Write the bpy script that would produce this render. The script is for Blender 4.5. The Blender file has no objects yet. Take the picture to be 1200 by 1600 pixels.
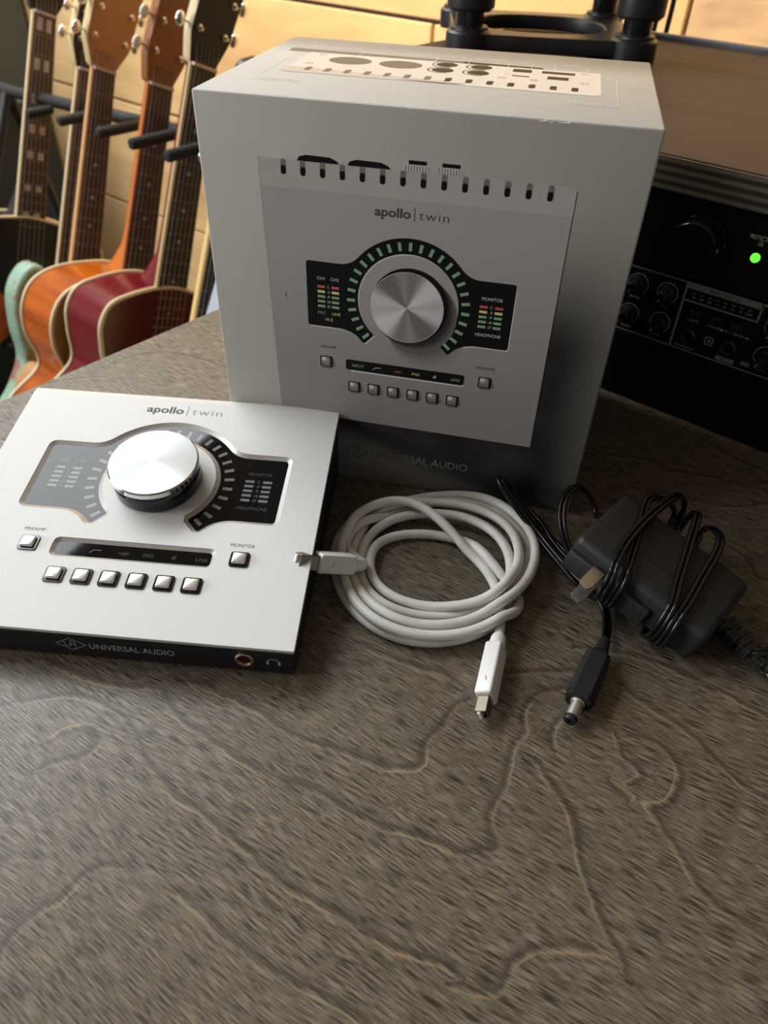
import bpy, bmesh, math, random
import numpy as np
from mathutils import Matrix, Vector
random.seed(7)
scn = bpy.context.scene
R = math.radians
# ---------------------------------------------------------------- camera
cam_d = bpy.data.cameras.new('camera'); cam = bpy.data.objects.new('camera', cam_d)
scn.collection.objects.link(cam); scn.camera = cam
CM = [[0.974306, -0.167245, 0.150855], [0.223435, 0.63336, -0.740899], [0.028366, 0.755569, 0.654455]]
CP = (0.14773, -0.30828, 0.25148)
cam.matrix_world = Matrix([CM[i] + [CP[i]] for i in range(3)] + [[0, 0, 0, 1]])
cam_d.sensor_fit = 'VERTICAL'; cam_d.sensor_height = 36.0; cam_d.lens = 1158.78 / 1600 * 36
cam_d.clip_start = 0.01; cam_d.clip_end = 50
cam_d.dof.use_dof = True; cam_d.dof.focus_distance = 0.335; cam_d.dof.aperture_fstop = 13
# ---------------------------------------------------------------- world, light, exposure
scn.view_settings.view_transform = 'Standard'; scn.view_settings.look = 'None'
scn.view_settings.exposure = 0.3; scn.view_settings.gamma = 1.0
scn.view_settings.use_curve_mapping = False
world = bpy.data.worlds.new('world'); scn.world = world; world.use_nodes = True
world.node_tree.nodes['Background'].inputs[0].default_value = (0.95, 0.95, 1.0, 1)
world.node_tree.nodes['Background'].inputs[1].default_value = 0.145
AX = R(-26.9)
E1 = Vector((math.cos(AX), math.sin(AX), 0)); E2 = Vector((-math.sin(AX), math.cos(AX), 0)); E3 = Vector((0, 0, 1))
FR = Matrix.Rotation(AX, 4, 'Z')            # desk frame: x along the desk front, y towards the wall
def area(name, loc, target, sx, sy, power, col):
    l = bpy.data.lights.new(name, 'AREA'); l.shape = 'RECTANGLE'; l.size = sx; l.size_y = sy
    l.energy = power; l.color = col
    o = bpy.data.objects.new(name, l); scn.collection.objects.link(o)
    loc = FR @ Vector(loc); tg = FR @ Vector(target)
    d = (tg - loc).normalized()
    z = -d; x = (FR @ Vector((1, 0, 0))) if abs(d.z) > .9 else Vector((0, 0, 1)).cross(z).normalized()
    y = z.cross(x).normalized(); x = y.cross(z)
    o.matrix_world = Matrix(((x.x, y.x, z.x, loc.x), (x.y, y.y, z.y, loc.y), (x.z, y.z, z.z, loc.z), (0, 0, 0, 1)))
    return o
WIN1 = area('skylight_daylight', (-1.66, 0.0, 1.51), (-1.66, 0.0, 0), 1.3, 1.62, 64, (0.94, 0.98, 1.0))
FILL_LIGHT = area('fill_light', (-1.7, -1.75, 0.75), (0.1, 0.0, 0.05), 1.1, 0.9, 31, (0.97, 0.98, 1.0))  # added fill light behind the camera, not a window of the room
wl = area('wall_lamp', (-0.45, 0.60, 0.56), (-0.48, 0.88, 0.16), 1.3, 0.08, 6, (1.0, 0.80, 0.54)); wl.data.spread = R(105)

# measured centre lines (desk grain lines, coiled cable, cord), 0.1 mm and 0.01 mm
CONN=[[[0.157743, -0.103063, 0.0118], [-0.051779, -0.99863, -0.007495], [-0.912631, 0.050365, -0.405669], [0.405491, -0.014165, -0.913989]], [[0.089699, -0.074631, 0.0155], [-0.646744, -0.594869, 0.47734], [-0.113117, -0.544118, -0.831349], [-0.754272, 0.591665, -0.284615]]]
WHITE=[[15637,-10095,629],[15653,-9736,659],[15645,-9382,661],[15631,-9029,663],[15604,-8678,667],[15573,-8329,659],[15524,-7988,581],[15481,-7659,437],[15425,-7325,336],[15353,-6992,296],[15255,-6669,269],[15132,-6354,250],[14985,-6051,240],[14815,-5762,236],[14623,-5490,241],[14408,-5238,258],[14169,-5010,287],[13909,-4805,336],[13638,-4616,419],[13371,-4424,538],[13110,-4217,655],[12847,-4010,758],[12577,-3815,865],[12300,-3629,966],[12017,-3449,1055],[11729,-3274,1126],[11437,-3104,1176],[11141,-2944,1203],[10842,-2799,1207],[10539,-2678,1191],[10236,-2587,1158],[9933,-2537,1114],[9636,-2533,1065],[9348,-2581,1017],[9076,-2681,977],[8823,-2832,949],[8593,-3031,938],[8388,-3270,943],[8210,-3543,965],[8060,-3842,998],[7939,-4162,1034],[7858,-4501,1024],[7807,-4848,987],[7777,-5199,962],[7763,-5552,964],[7765,-5908,989],[7792,-6265,989],[7860,-6613,926],[7952,-6956,858],[8064,-7293,794],[8195,-7624,740],[8342,-7946,701],[8506,-8258,675],[8686,-8560,663],[8883,-8850,661],[9098,-9124,665],[9330,-9381,672],[9581,-9618,680],[9849,-9831,687],[10135,-10018,691],[10438,-10177,695],[10754,-10306,697],[11081,-10405,699],[11417,-10473,700],[11759,-10511,700],[12105,-10519,701],[12452,-10499,702],[12798,-10454,705],[13140,-10383,711],[13478,-10290,721],[13810,-10175,740],[14134,-10040,769],[14450,-9884,814],[14757,-9709,874],[15052,-9514,950],[15334,-9299,1038],[15603,-9065,1108],[15847,-8808,1048],[16026,-8535,879],[16161,-8243,712],[16259,-7934,569],[16319,-7612,451],[16330,-7277,351],[16262,-6944,267],[16132,-6620,230],[15929,-6319,230],[15663,-6072,257],[15410,-5839,381],[15165,-5599,488],[14926,-5351,558],[14690,-5096,592],[14458,-4835,599],[14223,-4576,580],[13975,-4329,532],[13704,-4113,455],[13402,-3956,381],[13078,-3852,338],[12743,-3780,309],[12402,-3734,285],[12057,-3716,268],[11713,-3726,256],[11371,-3765,249],[11035,-3833,245],[10710,-3930,244],[10399,-4057,246],[10110,-4211,250],[9848,-4393,256],[9621,-4602,267],[9436,-4834,280],[9296,-5088,294],[9204,-5361,307],[9158,-5649,315],[9152,-5949,316],[9183,-6254,307],[9248,-6560,293],[9347,-6860,276],[9481,-7147,262],[9651,-7414,251],[9855,-7658,246],[10092,-7873,244],[10358,-8058,246],[10648,-8212,250],[10958,-8335,258],[11283,-8429,271],[11619,-8495,292],[11961,-8536,322],[12306,-8555,363],[12651,-8553,416],[12993,-8533,483],[13331,-8493,560],[13663,-8436,640],[13986,-8358,719],[14297,-8253,800],[14591,-8119,887],[14864,-7955,986],[15112,-7761,1101],[15333,-7528,1195],[15522,-7261,1269],[15677,-6968,1335],[15806,-6654,1340],[15909,-6331,1289],[15982,-5999,1228],[16025,-5659,1173],[16040,-5314,1123],[16029,-4968,1076],[15994,-4622,1031],[15936,-4280,986],[15854,-3944,941],[15749,-3617,897],[15618,-3303,856],[15460,-3006,819],[15274,-2729,787],[15059,-2477,760],[14817,-2253,740],[14550,-2061,724],[14260,-1902,714],[13951,-1778,707],[13628,-1689,703],[13293,-1632,700],[12952,-1606,697],[12606,-1608,694],[12259,-1633,691],[11911,-1679,688],[11564,-1739,685],[11218,-1812,683],[10874,-1895,683],[10534,-1988,685],[10199,-2093,687],[9873,-2214,661],[9560,-2358,603],[9264,-2526,531],[8990,-2726,449],[8749,-2961,361],[8558,-3232,285],[8422,-3538,242],[8333,-3866,230],[8290,-4209,230],[8263,-4558,230],[8231,-4910,246],[8213,-5262,262],[8216,-5614,257],[8239,-5967,235],[8276,-6320,231],[8335,-6671,260],[8423,-7013,300],[8542,-7346,343],[8689,-7665,387],[8863,-7971,432],[9061,-8261,475],[9278,-8537,515],[9512,-8796,553],[9762,-9037,586],[10027,-9256,616],[10306,-9450,640],[10601,-9615,660],[10909,-9748,675],[11230,-9847,685],[11560,-9912,692],[11896,-9941,696],[12237,-9936,699],[12578,-9900,702],[12916,-9833,705],[13249,-9739,712],[13575,-9619,723],[13891,-9475,741],[14196,-9309,769],[14487,-9121,811],[14762,-8913,867],[15021,-8685,938],[15263,-8440,1022],[15495,-8180,1081],[15721,-7909,1080],[15928,-7624,1082],[16116,-7328,1088],[16284,-7019,1099],[16431,-6701,1110],[16544,-6368,1102],[16630,-6028,1082],[16696,-5683,1059],[16742,-5336,1031],[16768,-4987,999],[16771,-4639,963],[16751,-4292,924],[16707,-3949,885],[16637,-3612,846],[16540,-3281,811],[16417,-2960,780],[16267,-2648,753],[16094,-2348,732],[15897,-2061,713],[15680,-1787,697],[15444,-1529,682],[15190,-1288,666],[14919,-1068,646],[14632,-873,621],[14330,-707,587],[14014,-573,546],[13686,-475,500],[13348,-413,451],[13005,-389,404],[12660,-398,363],[12315,-441,328],[11974,-516,300],[11638,-619,279],[11308,-748,264],[10985,-897,254],[10668,-1063,248],[10355,-1241,246],[10047,-1427,245],[9741,-1622,245],[9440,-1824,245],[9146,-2037,244],[8860,-2262,241],[8588,-2502,238],[8337,-2763,237],[8111,-3048,241],[7911,-3352,247],[7738,-3673,256],[7594,-4008,265],[7481,-4354,275],[7399,-4709,282],[7352,-5069,286],[7338,-5431,286],[7357,-5791,282],[7407,-6147,275],[7483,-6498,267],[7582,-6843,258],[7701,-7180,250],[7836,-7511,244],[7987,-7832,239],[8155,-8144,236],[8340,-8444,233],[8543,-8731,232],[8765,-9003,231],[9004,-9258,231],[9261,-9496,231],[9535,-9713,232],[9822,-9909,234],[10124,-10082,236],[10437,-10229,238],[10760,-10348,239],[11092,-10439,239],[11430,-10498,240],[11772,-10526,240],[12116,-10524,240],[12459,-10491,240],[12799,-10428,240],[13132,-10337,240],[13458,-10220,240],[13774,-10076,239],[14077,-9909,239],[14366,-9719,238],[14639,-9507,236],[14897,-9276,235],[15138,-9027,233],[15362,-8762,231],[15566,-8484,230],[15743,-8189,230],[15857,-7874,233],[15896,-7543,287],[15865,-7205,378],[15816,-6863,460],[15770,-6519,575],[15769,-6173,681],[15764,-5829,724],[15731,-5489,751],[15672,-5155,770],[15586,-4827,781],[15472,-4507,785],[15331,-4200,783],[15162,-3907,777],[14965,-3632,769],[14743,-3381,758],[14495,-3155,745],[14224,-2959,733],[13934,-2795,721],[13625,-2664,708],[13303,-2566,696],[12970,-2499,682],[12629,-2462,667],[12284,-2452,649],[11937,-2468,628],[11593,-2508,604],[11253,-2571,580],[10922,-2658,556],[10602,-2770,533],[10298,-2907,511],[10014,-3070,489],[9752,-3257,466],[9515,-3467,440],[9303,-3694,409],[9117,-3935,374],[8962,-4191,339],[8839,-4462,306],[8750,-4749,278],[8694,-5050,257],[8669,-5362,243],[8672,-5685,235],[8697,-6015,231],[8738,-6349,230],[8803,-6682,230],[8896,-7009,232],[9018,-7324,235],[9170,-7623,240],[9351,-7903,245],[9561,-8159,253],[9797,-8389,260],[10057,-8588,268],[10339,-8756,274],[10641,-8890,278],[10958,-8989,280],[11288,-9055,279],[11626,-9088,275],[11970,-9091,269],[12315,-9066,262],[12660,-9015,254],[13000,-8939,247],[13332,-8839,242],[13653,-8713,246],[13958,-8559,270],[14244,-8379,316],[14512,-8177,387],[14763,-7954,484],[14999,-7710,609],[15236,-7453,747],[15505,-7200,815],[15764,-6937,891],[16000,-6646,915],[16168,-6322,843],[16279,-5986,748],[16362,-5645,670],[16421,-5300,608],[16459,-4954,559],[16477,-4608,519],[16474,-4261,481],[16449,-3916,444],[16400,-3575,406],[16325,-3241,369],[16223,-2915,334],[16092,-2603,303],[15932,-2306,278],[15744,-2028,260],[15527,-1774,247],[15284,-1547,238],[15017,-1348,232],[14729,-1181,230],[14425,-1045,230],[14107,-940,230],[13779,-866,230],[13447,-822,230],[13111,-808,231],[12776,-825,234],[12443,-873,236],[12115,-952,239],[11795,-1060,240],[11484,-1195,241],[11184,-1357,239],[10895,-1543,237],[10617,-1750,234],[10349,-1975,231],[10091,-2214,230],[9839,-2462,231],[9593,-2715,252],[9354,-2971,305],[9118,-3225,397],[8875,-3476,507],[8627,-3727,607],[8386,-3991,670],[8166,-4272,656],[7991,-4566,592],[7874,-4871,531],[7815,-5182,492],[7811,-5488,491],[7861,-5777,527],[7965,-6037,588],[8117,-6260,654],[8298,-6446,694],[8484,-6598,694],[8658,-6722,697],[8805,-6827,707],[8922,-6921,725],[9012,-7009,751],[9085,-7097,782],[8842,-7314,934]]
CORD=[[26739,-8387,500],[26799,-8594,457],[26874,-8792,414],[26963,-8980,372],[27075,-9145,331],[27217,-9273,294],[27383,-9349,261],[27563,-9364,234],[27741,-9316,213],[27904,-9213,196],[28048,-9068,182],[28172,-8896,172],[28277,-8709,167],[28359,-8516,173],[28410,-8327,196],[28414,-8154,244],[28364,-8009,318],[28260,-7904,413],[28115,-7838,521],[27943,-7807,630],[27758,-7806,732],[27565,-7830,824],[27370,-7875,902],[27173,-7936,967],[26974,-8006,1016],[26773,-8076,1046],[26573,-8136,1050],[26378,-8172,1023],[26199,-8173,962],[26047,-8129,870],[25926,-8040,755],[25835,-7913,629],[25765,-7759,504],[25705,-7588,390],[25649,-7404,296],[25596,-7209,225],[25547,-7006,178],[25504,-6800,151],[25462,-6603,138],[25410,-6439,132],[25340,-6337,130],[25248,-6319,130],[25143,-6385,130],[25032,-6514,130],[24918,-6678,130],[24589,-6728,130],[24355,-6836,130],[24173,-6968,130],[24010,-7100,130],[23851,-7211,130],[23688,-7286,130],[23518,-7319,130],[23336,-7308,130],[23141,-7259,143],[22945,-7183,156],[22757,-7084,169],[22586,-6962,182],[22439,-6814,192],[22325,-6644,198],[22252,-6458,198],[22230,-6267,193],[22264,-6082,182],[22352,-5922,168],[22483,-5808,155],[22638,-5758,145],[22795,-5781,140],[22925,-5873,140],[23008,-6017,143],[23030,-6193,147],[22995,-6383,151],[22918,-6575,153],[22815,-6763,155],[22700,-6949,157],[22582,-7134,161],[22470,-7321,168],[22371,-7512,180],[22295,-7708,202],[22250,-7905,238],[22237,-8097,298],[22248,-8273,389],[22272,-8423,516],[22300,-8539,677],[22327,-8619,865],[22355,-8666,1068],[22386,-8681,1278],[22422,-8668,1489],[22465,-8627,1694],[22517,-8557,1890],[22581,-8460,2074],[22659,-8341,2247],[22758,-8195,2412],[22843,-8021,2429],[22937,-7836,2442],[23032,-7644,2453],[23125,-7446,2461],[23215,-7246,2468],[23302,-7044,2474],[23388,-6841,2480],[23473,-6639,2485],[23558,-6436,2490],[23643,-6233,2496],[23729,-6031,2503],[23816,-5829,2510],[23905,-5627,2519],[23994,-5427,2530],[24086,-5227,2542],[24177,-5027,2556],[24268,-4828,2572],[24356,-4627,2591],[24441,-4426,2613],[24521,-4223,2638],[24594,-4018,2664],[24656,-3810,2687],[24705,-3599,2702],[24736,-3386,2703],[24748,-3173,2687],[24740,-2962,2651],[24716,-2756,2595],[24678,-2559,2519],[24632,-2370,2424],[24588,-2190,2312],[24551,-2021,2187],[24522,-1870,2050],[24495,-1755,1904],[24458,-1698,1754],[24407,-1713,1609],[24341,-1798,1479],[24265,-1935,1365],[24185,-2103,1268],[24104,-2285,1181],[24024,-2472,1099],[23945,-2661,1018],[23867,-2849,936],[23792,-3037,847],[23718,-3222,747],[23644,-3406,636],[23565,-3591,516],[23499,-3788,500],[23422,-3987,486],[23338,-4187,475],[23249,-4387,467],[23157,-4586,462],[23064,-4786,460],[22972,-4986,458],[22880,-5185,457],[22789,-5386,455],[22699,-5587,452],[22610,-5788,448],[22522,-5989,442],[22435,-6191,435],[22349,-6394,428],[22264,-6596,421],[22182,-6800,414],[22102,-7005,407],[22028,-7211,400],[21962,-7418,391],[21906,-7622,382],[21863,-7816,372],[21854,-8003,474],[21862,-8161,597],[21884,-8285,750],[21919,-8376,931],[21961,-8434,1128],[22007,-8463,1334],[22055,-8463,1543],[22107,-8435,1749],[22163,-8379,1949],[22224,-8296,2141],[22291,-8185,2324],[22364,-8048,2504],[22411,-7871,2537],[22458,-7676,2566],[22503,-7469,2587],[22547,-7257,2602],[22591,-7042,2614],[22637,-6827,2626],[22686,-6613,2638],[22737,-6400,2650],[22790,-6187,2663],[22845,-5974,2676],[22899,-5761,2689],[22954,-5548,2703],[23009,-5336,2717],[23063,-5123,2731],[23118,-4910,2745],[23172,-4697,2759],[23226,-4485,2774],[23280,-4272,2789],[23333,-4059,2806],[23387,-3847,2825],[23440,-3635,2848],[23493,-3423,2876],[23545,-3212,2909],[23596,-3002,2945],[23647,-2791,2979],[23696,-2582,3004],[23739,-2377,3012],[23766,-2185,2992],[23767,-2021,2932],[23738,-1895,2829],[23687,-1809,2685],[23627,-1758,2511],[23564,-1739,2323],[23496,-1754,2134],[23417,-1805,1955],[23324,-1891,1793],[23220,-2003,1646],[23109,-2132,1511],[22994,-2269,1385],[22874,-2411,1266],[22751,-2555,1152],[22621,-2702,1040],[22484,-2851,928],[22342,-3004,815],[22219,-3176,815],[22097,-3353,813],[21979,-3535,810],[21863,-3721,808],[21750,-3910,807],[21640,-4100,808],[21531,-4291,811],[21422,-4482,814],[21314,-4674,816],[21207,-4866,817],[21100,-5058,816],[20993,-5251,815],[20887,-5443,813],[20781,-5636,811],[20676,-5829,809],[20571,-6023,808],[20468,-6217,807],[20367,-6410,807],[20269,-6600,807],[20180,-6781,808],[20123,-6954,910],[20088,-7100,1035],[20077,-7217,1192],[20086,-7302,1377],[20110,-7361,1579],[20143,-7393,1788],[20183,-7401,1999],[20228,-7383,2207],[20278,-7338,2407],[20330,-7263,2591],[20377,-7160,2752],[20414,-7035,2885],[20455,-6875,2998],[20484,-6691,3033],[20521,-6491,3061],[20564,-6283,3081],[20610,-6070,3097],[20657,-5856,3111],[20704,-5641,3124],[20751,-5427,3138],[20797,-5212,3152],[20843,-4997,3166],[20888,-4782,3180],[20934,-4568,3194],[20978,-4353,3209],[21022,-4138,3226],[21064,-3923,3246],[21104,-3708,3268],[21142,-3493,3295],[21179,-3278,3326],[21215,-3064,3359],[21254,-2851,3394],[21301,-2642,3427],[21364,-2441,3454],[21450,-2258,3467],[21568,-2102,3458],[21716,-1982,3423],[21887,-1896,3362],[22070,-1835,3281],[22252,-1786,3182],[22424,-1734,3067],[22579,-1675,2937],[22711,-1618,2791],[22816,-1580,2631],[22888,-1581,2460],[22926,-1632,2286],[22932,-1728,2116],[22915,-1855,1952],[22880,-2000,1797],[22831,-2151,1648],[22767,-2299,1505],[22683,-2438,1367],[22577,-2561,1235],[22448,-2664,1110],[22303,-2754,989],[22122,-2888,870],[21969,-3040,871],[21824,-3202,870],[21689,-3373,870],[21562,-3551,872],[21440,-3733,877],[21322,-3918,884],[21206,-4105,892],[21092,-4293,898],[20980,-4482,902],[20869,-4672,904],[20760,-4864,904],[20653,-5056,903],[20547,-5248,901],[20442,-5442,900],[20338,-5636,898],[20235,-5830,895],[20132,-6024,891],[20030,-6217,888],[19932,-6409,889],[19840,-6592,894],[19770,-6767,971],[19717,-6920,1078],[19685,-7046,1224],[19674,-7143,1402],[19679,-7213,1600],[19698,-7256,1808],[19727,-7275,2021],[19764,-7272,2233],[19805,-7249,2441],[19844,-7214,2643],[19874,-7176,2830],[19890,-7133,2994],[19900,-7071,3126],[19912,-6972,3221],[19938,-6827,3284],[19979,-6646,3324],[20032,-6445,3351],[20094,-6238,3373],[20163,-6030,3394],[20238,-5825,3414],[20320,-5622,3433],[20408,-5422,3451],[20501,-5223,3467],[20596,-5025,3480],[20694,-4829,3492],[20794,-4633,3502],[20897,-4438,3510],[21001,-4245,3518],[21109,-4053,3525],[21219,-3863,3531],[21333,-3675,3536],[21449,-3488,3541],[21567,-3303,3545],[21688,-3119,3549],[21810,-2936,3551],[21933,-2754,3553],[22058,-2573,3555],[22185,-2393,3555],[22314,-2215,3552],[22445,-2040,3545],[22579,-1870,3527],[22716,-1709,3492],[22851,-1566,3430],[22981,-1447,3333],[23098,-1360,3199],[23195,-1304,3033],[23269,-1276,2843],[23319,-1270,2639],[23345,-1287,2433],[23347,-1333,2234],[23330,-1414,2048],[23295,-1529,1880],[23247,-1669,1728],[23186,-1820,1589],[23108,-1970,1460],[23007,-2100,1340],[22879,-2196,1234],[22721,-2246,1145],[22540,-2248,1080],[22344,-2213,1037],[22141,-2155,1016],[21935,-2090,1014],[21728,-2024,1028],[21520,-1962,1057],[21314,-1902,1096],[21107,-1843,1143],[20901,-1785,1193],[20695,-1727,1243],[20490,-1670,1290],[20288,-1609,1327],[20098,-1540,1344],[19935,-1455,1326],[19813,-1354,1263],[19741,-1239,1153],[19715,-1116,1010],[19718,-985,853],[19733,-845,702],[19742,-692,582],[19732,-525,510],[19699,-352,499],[19642,-186,548],[19564,-45,648],[19470,62,785],[19363,130,943],[19243,164,1112],[19111,175,1279],[18966,169,1436],[18809,145,1575],[18645,97,1690],[18481,17,1776],[18327,-97,1828],[18190,-241,1842],[18075,-406,1819],[17982,-584,1763],[17913,-768,1683],[17865,-954,1585],[17836,-1140,1479],[17824,-1328,1370],[17829,-1518,1263],[17848,-1711,1163],[17880,-1906,1071],[17922,-2104,988],[17970,-2305,917],[18022,-2509,860],[18075,-2716,820],[18130,-2926,796],[18187,-3137,786],[18245,-3348,786],[18307,-3559,789],[18374,-3769,794],[18445,-3976,797],[18521,-4183,799],[18602,-4387,800],[18687,-4590,801],[18775,-4791,803],[18866,-4991,806],[18960,-5190,809],[19059,-5385,809],[19165,-5575,800],[19281,-5754,777],[19409,-5917,734],[19550,-6055,669],[19703,-6162,584],[19863,-6225,488],[20020,-6234,390],[20160,-6182,301],[20268,-6069,231],[20336,-5908,184],[20359,-5720,156],[20334,-5522,141],[20266,-5330,134],[20161,-5150,132],[20028,-4982,130],[19879,-4824,130],[19721,-4672,130],[19558,-4525,130],[19393,-4380,130],[19225,-4238,130],[19058,-4096,130],[18894,-3950,130],[18736,-3798,130],[18585,-3639,130],[18440,-3474,130],[18300,-3305,130],[18164,-3132,130],[18032,-2956,130],[17903,-2779,130],[17774,-2600,130],[17645,-2422,131],[17515,-2245,134],[17382,-2071,140],[17246,-1898,152],[17109,-1728,168],[16969,-1560,191],[16827,-1395,219],[16683,-1234,255],[16534,-1079,298],[16382,-934,354],[16225,-803,423],[16063,-688,508],[15899,-590,608],[15733,-511,723],[15569,-448,850],[15408,-403,988],[15254,-377,1136],[15108,-371,1294],[14972,-388,1459],[14845,-425,1629],[14731,-485,1797],[14636,-570,1957],[14568,-684,2097],[14538,-823,2201],[14553,-972,2254],[14612,-1116,2244],[14708,-1242,2176],[14829,-1348,2065],[14963,-1440,1930],[15104,-1525,1789],[15248,-1613,1650],[15397,-1706,1519],[15549,-1806,1398],[15705,-1911,1284],[15861,-2023,1179],[16018,-2142,1083],[16173,-2269,996],[16325,-2406,922],[16473,-2553,861],[16616,-2711,815],[16754,-2877,781],[16888,-3048,756],[17019,-3224,739],[17149,-3400,725],[17280,-3577,712],[17412,-3752,699],[17545,-3926,685],[17681,-4099,670],[17818,-4271,655],[17956,-4441,639],[18095,-4611,624],[18235,-4779,607],[18378,-4946,589],[18522,-5111,570],[18670,-5272,550],[18824,-5426,530],[18986,-5571,510],[19158,-5703,492],[19337,-5826,473],[19518,-5944,454],[19693,-6069,431],[19850,-6208,404],[19982,-6367,371],[20084,-6547,337],[20157,-6743,306],[20207,-6950,283],[20236,-7164,273],[20250,-7380,278],[20251,-7597,297],[20240,-7812,329],[20221,-8026,372],[20195,-8238,421],[20164,-8449,477],[20130,-8658,534],[20088,-8864,600]]
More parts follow.
